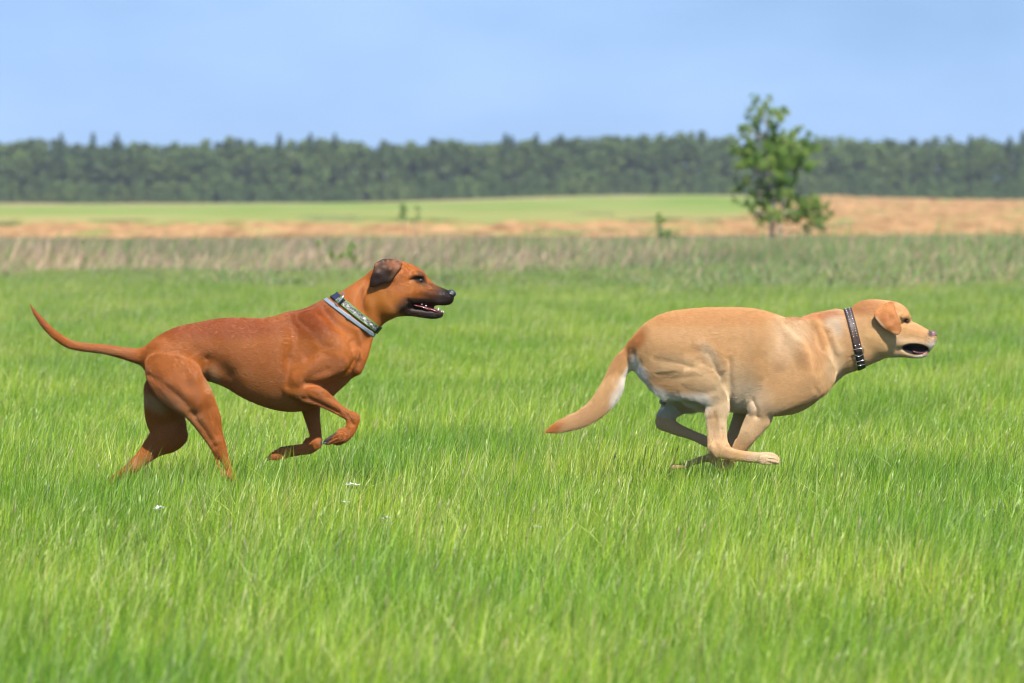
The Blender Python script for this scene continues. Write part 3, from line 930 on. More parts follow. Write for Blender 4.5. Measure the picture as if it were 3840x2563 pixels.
def coat_mat(name, rough, sheen):
    m, n, l, b = mat_new(name)
    b.inputs["Roughness"].default_value = rough
    b.inputs["Specular IOR Level"].default_value = 0.16
    b.inputs["Sheen Weight"].default_value = sheen
    b.inputs["Sheen Roughness"].default_value = 0.4
    at = n.new("ShaderNodeAttribute"); at.attribute_name = "coat"
    tc = n.new("ShaderNodeTexCoord")
    mp = n.new("ShaderNodeMapping"); mp.inputs["Scale"].default_value = (60, 160, 190)
    no = n.new("ShaderNodeTexNoise"); no.inputs["Scale"].default_value = 1.0; no.inputs["Detail"].default_value = 4
    l.new(tc.outputs["Object"], mp.inputs[0]); l.new(mp.outputs[0], no.inputs[0])
    mr = n.new("ShaderNodeMapRange"); mr.inputs[3].default_value = 0.88; mr.inputs[4].default_value = 1.10; mr.inputs[1].default_value = .3; mr.inputs[2].default_value = .7
    l.new(no.outputs[0], mr.inputs[0])
    vm = n.new("ShaderNodeVectorMath"); vm.operation = 'SCALE'
    l.new(at.outputs["Color"], vm.inputs[0]); l.new(mr.outputs[0], vm.inputs[3])
    l.new(vm.outputs[0], b.inputs["Base Color"])
    bp = n.new("ShaderNodeBump"); bp.inputs["Strength"].default_value = .5; bp.inputs["Distance"].default_value = .0015
    l.new(no.outputs[0], bp.inputs["Height"]); l.new(bp.outputs[0], b.inputs["Normal"])
    return m

def fur_mat(name, rough):
    m, n, l, b = mat_new(name)
    at = n.new("ShaderNodeAttribute"); at.attribute_name = "coat"
    l.new(at.outputs["Color"], b.inputs["Base Color"])
    b.inputs["Roughness"].default_value = rough
    b.inputs["Specular IOR Level"].default_value = 0.35
    return m

def paint(sx, sy, far, base, blobs, P=None):
    """coat markings: (cx, cy, rx, ry, angle, colour, strength[, soft]) in photograph pixels"""
    C = np.tile(np.array(base, float)[None], (len(sx), 1))
    for bl in blobs:
        cx, cy, rx, ry, an, col, st = bl[:7]
        soft = bl[7] if len(bl) > 7 else 0.5
        a = math.radians(an)
        dx, dy = sx - cx, sy - cy
        u = (dx * math.cos(a) + dy * math.sin(a)) / rx; v = (-dx * math.sin(a) + dy * math.cos(a)) / ry
        q = np.sqrt(u * u + v * v)
        w = np.clip((1 + soft - q) / (2 * soft), 0, 1); w = w * w * (3 - 2 * w) * st
        C = C * (1 - w[:, None]) + np.array(col)[None] * w[:, None]
    return C

def sculpt_lines(P, Q, Y0, lines, amt=1.0):
    """push the near side in or out along traced muscle lines: (points, width px, height m)"""
    N = normals(P, Q)
    sx, sy = PX(P)
    wt = np.clip(-N[:, 1] * 1.6 + .1, 0, 1) * (P[:, 1] < Y0 + 0.02)
    disp = np.zeros(len(P))
    for line, wd, amp in lines:
        dd_ = poly_dist(sx, sy, line)
        disp += amp * amt * np.exp(-(dd_ / (wd * 1.5)) ** 2)
    return P + N * (disp * wt)[:, None]

def near_surface(bvh, sx, sy, Y0):
    o = Vector((0, 0, CAM_H))
    x, y, z = W(sx, sy, Y0)
    dv = (Vector((float(x), float(y), float(z))) - o).normalized()
    hit = bvh.ray_cast(o, dv)
    return hit[0], hit[1]

def smooth_attr(v, Q, n_):
    e = np.concatenate([Q[:, [0, 1]], Q[:, [1, 2]], Q[:, [2, 3]], Q[:, [3, 0]]])
    c = np.bincount(e[:, 0], minlength=len(v)) + np.bincount(e[:, 1], minlength=len(v))
    for _ in range(n_):
        v = .3 * v + .7 * (np.bincount(e[:, 0], v[e[:, 1]], len(v)) + np.bincount(e[:, 1], v[e[:, 0]], len(v))) / np.maximum(c, 1)
    return v

def grow_fur(name, parent, loc, P, Q, dirs, cols, dens_w, length, count, rad, lift, mat, seed, jit=0.35, curl=0.0, npts=4):
    rg = np.random.default_rng(seed)
    T = np.concatenate([Q[:, [0, 1, 2]], Q[:, [0, 2, 3]]]) if Q.shape[1] == 4 else Q
    ar = np.linalg.norm(np.cross(P[T[:, 1]] - P[T[:, 0]], P[T[:, 2]] - P[T[:, 0]]), axis=1) * dens_w[T].mean(1)
    ti = rg.choice(len(T), count, p=ar / ar.sum())
    u = rg.random(count); v = rg.random(count); s_ = u + v > 1; u[s_] = 1 - u[s_]; v[s_] = 1 - v[s_]
    bw = np.stack([1 - u - v, u, v], 1)
    tri = T[ti]
    mixv = lambda A: (A[tri] * bw[:, :, None]).sum(1)
    N = normals(P, Q)
    r0 = mixv(P); nn = mixv(N); nn /= np.linalg.norm(nn, axis=1)[:, None]
    dd_ = mixv(dirs); dd_ -= nn * (dd_ * nn).sum(1)[:, None]; dd_ /= (np.linalg.norm(dd_, axis=1)[:, None] + 1e-6)
    # combed in clumps: slow noise turns the hair slightly, each hair a little more
    cl = (fbm(r0[:, 0] * 45, r0[:, 2] * 45, seed, 2) - .5) * .7
    si = np.cross(nn, dd_)
    dd_ = dd_ + si * (cl + rg.normal(0, jit * .5, count))[:, None]
    dd_ /= np.linalg.norm(dd_, axis=1)[:, None]
    ln = (length[tri] * bw).sum(1) * rg.uniform(.65, 1.25, count)
    lf = lift * rg.uniform(.5, 1.6, count)
    pts = np.zeros((count, npts, 3))
    for q in range(npts):
        t = q / (npts - 1)
        pts[:, q] = r0 + dd_ * (ln * t)[:, None] + nn * (ln * (lf * t - .5 * lf * t * t))[:, None] + nn * .0002
        pts[:, q, 2] -= ln * curl * t * t
    C = mixv(cols) * rg.uniform(.84, 1.16, (count, 1))
    cu = bpy.data.hair_curves.new(name)
    cu.add_curves([npts] * count)
    cu.attributes["position"].data.foreach_set("vector", (pts - np.array(loc)).astype(np.float32).ravel())
    ra = cu.attributes.get("radius") or cu.attributes.new("radius", 'FLOAT', 'POINT')
    rr = np.tile(np.linspace(1, .25, npts), count) * rad
    ra.data.foreach_set("value", rr.astype(np.float32))
    ca = cu.attributes.new("coat", 'FLOAT_COLOR', 'CURVE')
    c4 = np.ones((count, 4), np.float32); c4[:, :3] = np.clip(C, 0, 1)
    ca.data.foreach_set("color", c4.ravel())
    cu.materials.append(mat)
    o = bpy.data.objects.new(name, cu)
    link(o, parent)
    o["kind"] = "stuff"
    return o

def ear_mesh(poly, ctrl, Y0, th, res=0.0022, mirror=False):
    """a flap with rounded edges: outline in photograph pixels, its bowed depth given by (sx, sy, y) points"""
    poly = np.array(poly)
    # smooth the outline
    for _ in range(2):
        nx_ = np.roll(poly, -1, 0)
        poly = np.stack([poly * .75 + nx_ * .25, poly * .25 + nx_ * .75], 1).reshape(-1, 2)
    wx, _, wz = W(poly[:, 0], poly[:, 1], Y0 - .06)
    pw = np.stack([wx, wz], 1)
    cw = [(float(W(c[0], c[1], Y0)[0]), float(W(c[0], c[1], Y0)[2]), c[2]) for c in ctrl]
    ys = [c[2] for c in cw]
    ax = np.arange(pw[:, 0].min() - .012, pw[:, 0].max() + .012, res)
    az = np.arange(pw[:, 1].min() - .012, pw[:, 1].max() + .012, res)
    ay = np.arange(Y0 + min(ys) - .022, Y0 + max(ys) + .022, res)
    X, Z = np.meshgrid(ax, az, indexing='ij')
    f = poly_dist(X.ravel(), Z.ravel(), [tuple(q) for q in pw] + [tuple(pw[0])]).reshape(X.shape)
    ins = np.zeros(X.shape, bool)
    n_ = len(pw)
    for i in range(n_):
        a, b = pw[i], pw[(i + 1) % n_]
        c = ((a[1] > Z) != (b[1] > Z)) & (X < (b[0] - a[0]) * (Z - a[1]) / (b[1] - a[1] + 1e-12) + a[0])
        ins ^= c
    sd = np.where(ins, -f, f)
    wsum, ysum = 0, 0
    for c in cw:
        w = 1 / (((X - c[0]) ** 2 + (Z - c[1]) ** 2) + .012 ** 2) ** 1.3
        wsum = wsum + w; ysum = ysum + w * c[2]
    ye = Y0 + ysum / wsum
    inner = np.clip(-sd, 0, .02)
    tt = th * (0.45 + 0.55 * np.sqrt(np.clip(inner / .010, 0, 1)))
    V = np.sqrt(np.maximum(sd[:, None, :] + .002, 0) ** 2 + np.maximum(np.abs(ay[None, :, None] - ye[:, None, :]) - tt[:, None, :] * .5 + .001, 0) ** 2) - .0018
    V = np.where((sd[:, None, :] < -.002) & (np.abs(ay[None, :, None] - ye[:, None, :]) < tt[:, None, :] * .5 - .001), -.001, V).astype(np.float32)
    P, Q = surface_nets(V, ax, ay, az)
    e = np.concatenate([Q[:, [0, 1]], Q[:, [1, 2]], Q[:, [2, 3]], Q[:, [3, 0]]])
    for _ in range(4):
        s = np.stack([np.bincount(e[:, 0], P[e[:, 1], q], len(P)) + np.bincount(e[:, 1], P[e[:, 0], q], len(P)) for q in range(3)], 1)
        c = np.bincount(e[:, 0], minlength=len(P)) + np.bincount(e[:, 1], minlength=len(P))
        P = P * .4 + .6 * s / np.maximum(c, 1)[:, None]
    return P, Q

def band(bvh, top, bot, Y0, width, off, thick, na=96, shift=0.0, lo=0.0, hi=1.0, grow=0.0):
    """a strap round the neck: top and bottom photograph pixels of its middle; returns rings of points"""
    ax_, _, az_ = W(top[0], top[1], Y0); bx_, _, bz_ = W(bot[0], bot[1], Y0)
    tp = np.array([float(ax_), Y0, float(az_)]); bt = np.array([float(bx_), Y0, float(bz_)])
    c = (tp + bt) / 2
    u = tp - bt; u /= np.linalg.norm(u)
    v = np.array([0, -1.0, 0])
    w = np.cross(u, v)                      # along the neck
    if w[0] < 0: w = -w
    c = c + w * shift
    rr = {}
    rings = []
    offs = (-width / 2, width / 2)
    R = []
    for o_ in (-width / 2, 0, width / 2):
        r_ = []
        for i in range(na):
            a = 2 * math.pi * i / na
            dv = u * math.cos(a) + v * math.sin(a)
            st = c + w * o_ + dv * .30
            h = bvh.ray_cast(Vector(st), Vector(-dv))
            r_.append((Vector(c + w * o_) - h[0]).length if h[0] else .08)
        R.append(r_)
    R = np.array(R)
    for _ in range(6):
        R = np.maximum(R * .5, (np.roll(R, 1, 1) + np.roll(R, -1, 1) + 2 * R) / 4)
    return c, u, v, w, R

def strap_mesh(fr, width, off, thick, na=96, a0=0.0, a1=2 * math.pi, shift=0.0, nw=5):
    c, u, v, w, R = fr
    V, F = [], []
    closed = abs(a1 - a0 - 2 * math.pi) < 1e-4
    cnt = na if closed else max(3, int(na * (a1 - a0) / (2 * math.pi)) + 1)
    prof = [(-width / 2, 0), (-width / 2, thick)] + [(-width / 2 + width * q / (nw - 1), thick) for q in range(1, nw - 1)] + [(width / 2, thick), (width / 2, 0)]
    m_ = len(prof)
    for i in range(cnt):
        a = a0 + (a1 - a0) * i / (cnt if closed else cnt - 1)
        fi = (a / (2 * math.pi) * R.shape[1]) % R.shape[1]
        i0 = int(fi) % R.shape[1]; i1 = (i0 + 1) % R.shape[1]; t = fi - int(fi)
        rl = R[:, i0] * (1 - t) + R[:, i1] * t
        dv = u * math.cos(a) + v * math.sin(a)
        for (o_, h_) in prof:
            k = (o_ / (width + 1e-9) + .5)
            rr_ = rl[0] * (1 - k) + rl[2] * k
            rr_ = max(rr_, rl[1] - .002)
            V.append(c + w * (o_ + shift) + dv * (rr_ + off + h_))
    for i in range(cnt if closed else cnt - 1):
        j = (i + 1) % cnt
        for q in range(m_):
            r = (q + 1) % m_
            F.append((i * m_ + q, j * m_ + q, j * m_ + r, i * m_ + r))
    return np.array(V), F

def on_strap(fr, a, o_, h_):
    c, u, v, w, R = fr
    fi = int(round(a / (2 * math.pi) * R.shape[1])) % R.shape[1]
    dv = u * math.cos(a) + v * math.sin(a)
    tg = -u * math.sin(a) + v * math.cos(a)
    return c + w * o_ + dv * (R[:, fi].max() + h_), dv, tg, w

def ring_tube(pts, rad, sides=6, closed=True):
    pts = np.asarray(pts, float); n_ = len(pts)
    V, F = [], []
    for i in range(n_):
        t = pts[(i + 1) % n_] - pts[i - 1] if closed else pts[min(i + 1, n_ - 1)] - pts[max(i - 1, 0)]
        t /= np.linalg.norm(t) + 1e-9
        a = np.cross(t, [.2, .9, .3]); a /= np.linalg.norm(a); b_ = np.cross(t, a)
        for s in range(sides):
            q = 2 * math.pi * s / sides
            V.append(pts[i] + rad * (math.cos(q) * a + math.sin(q) * b_))
    for i in range(n_ if closed else n_ - 1):
        j = (i + 1) % n_
        for s in range(sides):
            r = (s + 1) % sides
            F.append((i * sides + s, i * sides + r, j * sides + r, j * sides + s))
    return np.array(V), F

def ball(cen, r, sc3=(1, 1, 1), nu=14, nv=9, axes=None):
    V, F = [], []
    ax = np.eye(3) if axes is None else np.array(axes)
    for j in range(nv + 1):
        th = math.pi * j / nv
        for i in range(nu):
            ph = 2 * math.pi * i / nu
            p = np.array([math.sin(th) * math.cos(ph) * sc3[0], math.sin(th) * math.sin(ph) * sc3[1], math.cos(th) * sc3[2]]) * r
            V.append(np.array(cen) + p @ ax)
    for j in range(nv):
        for i in range(nu):
            k = (i + 1) % nu
            F.append((j * nu + i, (j + 1) * nu + i, (j + 1) * nu + k, j * nu + k))
    return np.array(V), F

def part(name, V, F, mat, root, loc, colors=None, smooth=True, label=None):
    me = new_mesh(name, np.asarray(V) - np.array(loc), F, mat, smooth, colors)
    o = mesh_obj(name, me, root)
    if label: o["label"] = label
    return o

eye_mat = simple_mat("dog_eye", (0.012, 0.007, 0.004), .08, spec=.6, coat=.8)
eye_mat2 = simple_mat("amber_brown_eye", (0.05, 0.022, 0.008), .08, spec=.6, coat=.8)
steel = simple_mat("polished_steel", (0.75, 0.75, 0.76), .18, metal=1.0)
tooth_mat = simple_mat("tooth", (0.78, 0.76, 0.68), .25, spec=.5)
claw_mat = simple_mat("claw", (0.10, 0.075, 0.055), .35)

def cone(base, tip, r, sides=8):
    base, tip = np.array(base, float), np.array(tip, float)
    return tube([base, base * .5 + tip * .5, tip], [r, r * .7, r * .1], sides)

# ================================================================== the red-brown dog
YR = 18.9
S = Sculpt(YR, 0.003)
# torso, chest to rump
S.chain([p for p in cB([(1770, 540, 98, 0, .78), (1640, 445, 246, 0, .76), (1560, 468, 290, 0, .74), (1480, 490, 326, 0, .70), (1400, 514, 360, 0, .66), (1300, 514, 356, 0, .68), (1150, 497, 318, 0, .70), (1000, 454, 280, 0, .72),
          (850, 427, 248, 0, .74), (700, 426, 218, 0, .80), (560, 440, 200, 0, .90), (420, 478, 160, 0, 1.02), (355, 500, 105, 0, 1.0)])], k=0)
# neck, head end to chest
S.chain(cA([(955, 465, 215, 0, .62), (838, 548, 219, 0, .64), (745, 632, 238, 0, .66), (655, 705, 254, 0, .70), (560, 800, 285, 0, .74), (480, 900, 320, 0, .74)]), k=.015)
S.chain(cA([(500, 600, 80, 0, .8), (360, 700, 118, 0, .8), (220, 720, 110, 0, .9)]), k=.03)          # withers
S.chain(cA([(860, 820, 40, -.02, 1), (820, 960, 45, -.02, 1), (760, 1090, 50, -.015, 1)]), k=.012)   # front of neck cord
# skull, muzzle
S.chain(cA([(1270, 392, 112, 0, .70), (1200, 368, 152, 0, .74), (1085, 362, 188, 0, .74), (1010, 390, 190, 0, .70)]), k=.012)
S.chain(cA([(1190, 480, 100, 0, .95), (1060, 475, 172, 0, .80)]), k=.015)
S.chain(cA([(1514, 492, 60, 0, .85), (1474, 482, 74, 0, .80), (1400, 458, 80, 0, .86), (1330, 435, 92, 0, .88), (1230, 430, 110, 0, .95)]), k=.010)
S.chain(cA([(1490, 518, 40, 0, 1.3), (1420, 515, 42, 0, 1.45), (1330, 498, 42, 0, 1.75), (1240, 490, 50, 0, 1.9)]), k=.006)      # upper lips
for sgn in (-1, 1):
    S.chain(cA([(1300, 285, 26, sgn * .026, 1), (1260, 290, 30, sgn * .034, 1)]), k=.012)           # brow
    S.chain(cA([(1130, 470, 75, sgn * .035, .6), (1030, 540, 90, sgn * .038, .6)]), k=.02)             # cheek
# lower jaw
S.chain(cA([(1452, 622, 35, 0, .95), (1400, 626, 40, 0, 1.0), (1300, 614, 40, 0, 1.2), (1210, 596, 44, 0, 1.45), (1120, 560, 84, 0, .95), (1040, 520, 120, 0, .75)]), k=.008)
S.chain(cA([(1203, 628, 12, 0, 1)]), k=.006)
# tail
S.chain(cT([(336, 818, 24, 0, 1), (318, 818, 19.5, 0, 1), (280, 810, 15, 0, 1), (240, 802, 12.8, 0, 1), (200, 798, 11.8, 0, 1), (165, 792, 11.6, 0, 1), (135, 776, 11.4, 0, 1), (110, 754, 10.4, 0, 1), (92, 733, 8.6, 0, 1), (78, 714, 6.2, 0, 1), (68, 697, 3.0, 0, 1)]), k=.012)
# near hind leg
NH = -.080
S.chain(cB(yk([(440, 560, 158, -.050), (520, 640, 182, -.068), (620, 750, 164, NH), (690, 850, 134, NH), (735, 930, 114, NH), (768, 1010, 92, NH), (805, 1095, 72, NH), (834, 1160, 58, NH)], NH, .52)), k=.016)
S.chain(cB(yk([(410, 600, 120), (460, 730, 80), (560, 830, 60)], -.06, .5)), k=.016)
S.chain(cB(yk([(812, 1100, 62), (848, 1180, 46), (882, 1260, 36), (908, 1330, 32)], NH, .8)), k=.006)
S.chain(cB(yk([(768, 1080, 30), (790, 1160, 20), (820, 1260, 18), (860, 1345, 24)], NH, .7)), k=.005)   # heel tendon
S.chain(cB(yk([(900, 1335, 38), (960, 1400, 30), (1020, 1480, 29), (1070, 1570, 34)], NH, .85)), k=.006)
for i, o_ in enumerate((-.022, -.007, .008, .022)):
    S.chain(cB(yk([(1070, 1575, 32), (1125, 1635, 27), (1160, 1662, 19)], NH + o_, .62)), k=.004)
# far hind leg
FH = .07
S.chain(cB(yk([(430, 720, 170, .045), (430, 900, 158), (455, 1000, 138), (458, 1060, 114)], FH, .50)), k=.012)
S.chain(cB(yk([(500, 1020, 95), (535, 1055, 62)], FH, .7)), k=.014)
S.chain(cB(yk([(455, 1060, 100), (390, 1120, 78), (320, 1180, 60), (255, 1235, 50), (195, 1280, 44)], FH, .62)), k=.014)
S.chain(cB(yk([(330, 1060, 36), (255, 1160, 28), (205, 1235, 34)], FH, .6)), k=.008)
S.chain(cB(yk([(200, 1272, 44), (120, 1325, 38), (45, 1378, 35), (-25, 1445, 34)], FH, .85)), k=.012)
S.chain(cB(yk([(-25, 1445, 34), (-65, 1525, 36), (-78, 1590, 25)], FH, 1.2)), k=.010)
# near shoulder and fore leg
NF = -.093
S.chain(cB(yk([(1470, 230, 70, -.050), (1560, 330, 115, -.062), (1680, 440, 138, -.074), (1730, 505, 100, -.078)], NF, .48)), k=.035)
S.chain(cB(yk([(1690, 495, 118, -.076), (1570, 555, 122, -.088), (1470, 605, 100, -.094), (1400, 665, 76, -.096), (1360, 700, 50, -.096)], NF, .58)), k=.012)
S.chain(cB(yk([(1490, 380, 90, -.055), (1450, 540, 85, -.070), (1400, 650, 58, -.082)], NF, .45)), k=.035)
S.chain(cB(yk([(1350, 705, 38), (1400, 715, 56), (1480, 740, 78), (1560, 762, 76), (1640, 812, 60), (1710, 860, 48), (1780, 900, 47), (1812, 922, 54)], NF, .74)), k=.008)
S.chain(cB(yk([(1812, 925, 54), (1805, 968, 50), (1785, 1010, 50), (1745, 1045, 58), (1700, 1072, 54)], NF, .78)), k=.006)
for o_, dx_ in ((-.020, 0), (-.007, 8), (.007, 8), (.020, 0)):
    S.chain(cB(yk([(1715, 1055, 48), (1665, 1073, 42), (1630 - dx_, 1090, 33), (1608 - dx_, 1098, 21)], NF + o_, .62)), k=.004)
S.chain(cB(yk([(1715, 1000, 14), (1700, 1004, 12)], NF, 1)), k=.004)
# far fore leg
FF_ = .075
S.chain(cB(yk([(1560, 640, 110), (1500, 780, 90), (1505, 880, 70), (1520, 960, 58), (1535, 1040, 51), (1536, 1090, 50)], FF_, .75)), k=.014)
S.chain(cB(yk([(1475, 1082, 24), (1458, 1092, 16)], FF_, 1)), k=.010)
S.chain(cB(yk([(1536, 1100, 54), (1490, 1138, 50), (1430, 1150, 46), (1350, 1162, 48), (1295, 1174, 50)], FF_, .8)), k=.008)
for o_, dy_ in ((-.022, 14), (-.008, -6), (.008, -10), (.022, 6)):
    S.chain(cB(yk([(1310, 1174 + dy_, 40), (1255, 1187 + dy_, 37), (1215, 1202 + dy_ * .5, 29), (1196, 1212 + dy_ * .4, 19)], FF_ + o_, .60)), k=.004)
S.chain(cE([(1060, 1060, 60, 0, .7), (1200, 1090, 60, 0, .55), (1330, 1105, 58, 0, .45), (1420, 1120, 50, 0, .4)]), k=.003)
# the open mouth between the jaws
S.carve(cA([(1560, 578, 26, 0, 1.2), (1480, 573, 22, 0, 1.6), (1440, 570, 20, 0, 1.9)]), k=.004)
for sgn in (-1, 1):
    S.carve(cA([(1440, 570, 20, sgn * .026, 2.2), (1380, 563, 19, sgn * .027, 2.2), (1290, 553, 16, sgn * .030, 2.6), (1215, 543, 11, sgn * .034, 3.2)]), k=.003)
for sgn in (-1, 1):
    S.carve(cE([(1185, 590, 22, sgn * .050, 1)]), k=.004)
P, Q = S.build(zmin=-.06, relax=12, shrink=.0026, soft_x=float(W(1440, 1100, YR)[0]))
L_ = [(cB([(725, 500), (722, 580), (735, 690)]), 12, -.007), (cB([(690, 500), (640, 620)]), 14, .004),
      (cB([(740, 500), (820, 570), (930, 690)]), 22, -.006), (cB([(640, 400), (760, 480), (900, 590)]), 20, -.003),
      (cB([(300, 600), (420, 660), (540, 760), (640, 880)]), 11, -.004), (cB([(270, 680), (400, 790), (520, 880)]), 9, .003), (cB([(430, 650), (560, 720), (680, 800)]), 16, .004),
      (cB([(620, 560), (690, 680), (760, 800), (830, 920)]), 14, .003), (cB([(620, 880), (720, 1000), (790, 1120)]), 8, -.004), (cB([(400, 400), (520, 420), (600, 500)]), 22, .004),
      (cB([(1340, 470), (1340, 590), (1330, 680)]), 9, -.003), (cB([(1835, 500), (1730, 610), (1600, 662), (1470, 668)]), 9, -.006),
      (cB([(1500, 160), (1620, 300), (1720, 420)]), 26, .004), (cA([(480, 600), (560, 700), (680, 790), (740, 900)]), 12, -.007), (cB([(1360, 180), (1400, 330), (1370, 480)]), 20, -.005),
      (cB([(1460, 260), (1500, 350), (1480, 470)]), 22, -.004), (cB([(1560, 480), (1480, 560), (1400, 640)]), 12, .003), (cB([(1620, 560), (1540, 600), (1470, 640)]), 10, -.003),
      (cB([(1440, 770), (1560, 800), (1700, 870)]), 6, -.004), (cB([(1590, 740), (1680, 790), (1780, 860)]), 5, -.003), (cB([(1480, 700), (1600, 740)]), 9, .003),
      (cB([(1770, 900), (1810, 960)]), 6, -.003), (cA([(860, 340), (830, 430), (800, 500), (830, 640)]), 12, -.006), (cA([(950, 340), (1080, 380), (1200, 330)]), 14, -.003),
      (cE([(1000, 570), (1080, 545), (1190, 545), (1250, 600)]), 5, -.003), (cE([(1020, 500), (1120, 470), (1230, 490)]), 6, .004), (cE([(1300, 650), (1400, 750), (1560, 800)]), 9, -.003), (cE([(1000, 840), (1200, 800), (1400, 880)]), 12, .003),
      (cE([(560, 620), (500, 800), (620, 1000)]), 16, -.002), (cE([(180, 700), (80, 850), (40, 1000), (70, 1180)]), 12, -.004), (cE([(240, 760), (160, 900), (140, 1050)]), 14, .003), (cE([(960, 1000), (980, 1120)]), 8, -.003),
      (cB([(1050, 250), (1080, 450), (1060, 640)]), 40, -.002),
      (cA([(760, 760), (790, 900), (740, 1080)]), 10, .005), (cA([(720, 860), (745, 980), (720, 1090)]), 7, -.005)]
P = sculpt_lines(P, Q, YR, L_, 1.25)
# broad muscle masses and hollows
P = sculpt_lines(P, Q, YR, [(cB([(1560, 270), (1690, 420), (1720, 500)]), 30, .007), (cB([(1560, 470), (1480, 550), (1410, 630)]), 24, .006), (cB([(420, 520), (540, 620), (640, 740)]), 34, .006),
      (cB([(790, 400), (830, 500), (900, 590)]), 32, -.008), (cB([(1375, 240), (1385, 380), (1360, 500)]), 22, -.006), (cA([(560, 640), (660, 740), (760, 830)]), 24, -.007),
      (cB([(1620, 330), (1580, 420), (1480, 470)]), 14, -.004), (cB([(480, 380), (580, 400), (660, 470)]), 20, -.005), (cB([(660, 850), (740, 960), (800, 1060)]), 16, .004),
      (cB([(600, 700), (640, 800), (660, 880)]), 12, -.004), (cB([(1100, 300), (1160, 520)]), 60, .004), (cB([(1020, 640), (1200, 760), (1380, 820)]), 30, .003),
      (cA([(700, 420), (760, 520), (840, 600)]), 22, .004), (cE([(700, 500), (820, 620), (980, 700)]), 22, .003)], .8)
P = sculpt_lines(P, Q, YR, [(cB([(1300, 1150), (1250, 1165), (1200, 1190)]), 2.6, -.0045), (cB([(1310, 1178), (1255, 1192), (1196, 1212)]), 2.6, -.0045), (cB([(1315, 1208), (1260, 1220), (1205, 1228)]), 2.6, -.004),
      (cB([(1690, 1060), (1640, 1085), (1600, 1102)]), 2.6, -.004), (cB([(1700, 1082), (1650, 1104)]), 2.6, -.004), (cB([(1480, 760), (1600, 830), (1720, 890)]), 4, -.003), (cB([(1380, 1155), (1480, 1150), (1530, 1120)]), 4, .003)], 1.0)
sx, sy = PX(P); far = P[:, 1] > YR
RB = (0.365, 0.112, 0.022)
DK = (0.020, 0.012, 0.010)
e1 = lambda x, y, rx, ry, an, c, st, so=.5: cE([(x, y)])[0] + (rx / 5.2275, ry / 5.2275, an, c, st, so)
b1 = lambda x, y, rx, ry, an, c, st, so=.5: cB([(x, y)])[0] + (rx / 1.96, ry / 1.96, an, c, st, so)
t1 = lambda x, y, rx, ry, an, c, st, so=.5: cT([(x, y)])[0] + (rx * 1.63474, ry * 1.63474, an, c, st, so)
GOLD = (0.34, 0.120, 0.016)
blobs = [b1(800, 250, 520, 90, 0, (0.240, 0.050, 0.012), .7), b1(1500, 170, 180, 140, 20, (0.225, 0.046, 0.013), .7), b1(1100, 700, 400, 130, 25, (0.38, 0.135, 0.028), .6),
         b1(560, 860, 200, 60, 40, (0.46, 0.21, 0.085), .55), b1(780, 640, 60, 90, 0, (0.40, 0.24, 0.11), .6), b1(330, 800, 120, 50, 35, (0.46, 0.27, 0.13), .75), b1(700, 1150, 70, 120, 20, (0.44, 0.20, 0.07), .5), b1(240, 1280, 120, 60, -40, (0.46, 0.20, 0.07), .6),
         e1(420, 1000, 420, 300, 30, GOLD, .75), e1(1000, 650, 260, 160, 0, (0.34, 0.12, 0.026), .6), e1(600, 560, 300, 200, 0, (0.33, 0.10, 0.024), .5),
         e1(950, 1080, 240, 150, 0, (0.10, 0.04, 0.018), .75), e1(1580, 900, 330, 170, 10, (0.07, 0.028, 0.014), .9), e1(1450, 700, 260, 35, 22, (0.12, 0.05, 0.025), .7),
         e1(1300, 1010, 360, 72, 5, DK, .95), e1(1740, 960, 250, 150, 0, DK, .95), e1(1770, 820, 210, 110, 10, (0.02, 0.014, 0.012), .97),
         e1(1180, 1180, 380, 130, 8, DK, .97), e1(1450, 1240, 300, 150, 10, DK, .98), e1(960, 1190, 160, 90, 0, (0.03, 0.016, 0.01), .8),
         e1(1170, 575, 120, 80, 20, (0.03, 0.015, 0.01), .95, .4), e1(1235, 610, 60, 90, -30, (0.06, 0.03, 0.02), .7), e1(1040, 555, 90, 16, -8, (0.04, 0.018, 0.01), .85), e1(1190, 450, 90, 45, 30, (0.09, 0.045, 0.03), .7),
         e1(1250, 690, 100, 60, 0, (0.20, 0.09, 0.04), .6), e1(740, 240, 90, 30, 20, (0.10, 0.04, 0.02), .6),
         e1(60, 950, 50, 200, 0, (0.22, 0.06, 0.02), .6),
         b1(1665, 1015, 42, 30, -50, (0.05, 0.045, 0.045), .95, .25), b1(1618, 1070, 60, 34, -50, (0.05, 0.045, 0.045), .95, .25), b1(1600, 1100, 30, 22, 0, (0.05, 0.045, 0.045), .9, .3),
         b1(1316, 1124, 46, 16, -5, (0.05, 0.045, 0.045), .95, .25), b1(1225, 1145, 34, 16, -40, (0.06, 0.05, 0.045), .9, .3), b1(1200, 1205, 16, 14, 0, (0.07, 0.05, 0.04), .8, .4), b1(1380, 1137, 20, 9, 0, (0.05, 0.045, 0.045), .95, .3),
         b1(1440, 1150, 160, 40, 0, (0.45, 0.16, 0.045), .5), t1(200, 812, 90, 8, -3, (0.40, 0.20, 0.08), .5), t1(90, 730, 40, 16, 60, (0.30, 0.085, 0.03), .6)]
C = paint(sx, sy, far, RB, blobs)
body_m = coat_mat("short_red_coat", .48, .0)
rb_loc = (float(W(1000, 1300, YR)[0]), YR, 0.0)
RD = empty("dog", rb_loc)
props(RD, "red-brown short-haired dog with dark ears and open black muzzle, running behind the yellow dog", "dog")
bd = part("body", P, Q, body_m, RD, rb_loc, C)
bvh = BVHTree.FromPolygons([Vector(p) for p in P], [tuple(map(int, q)) for q in Q])
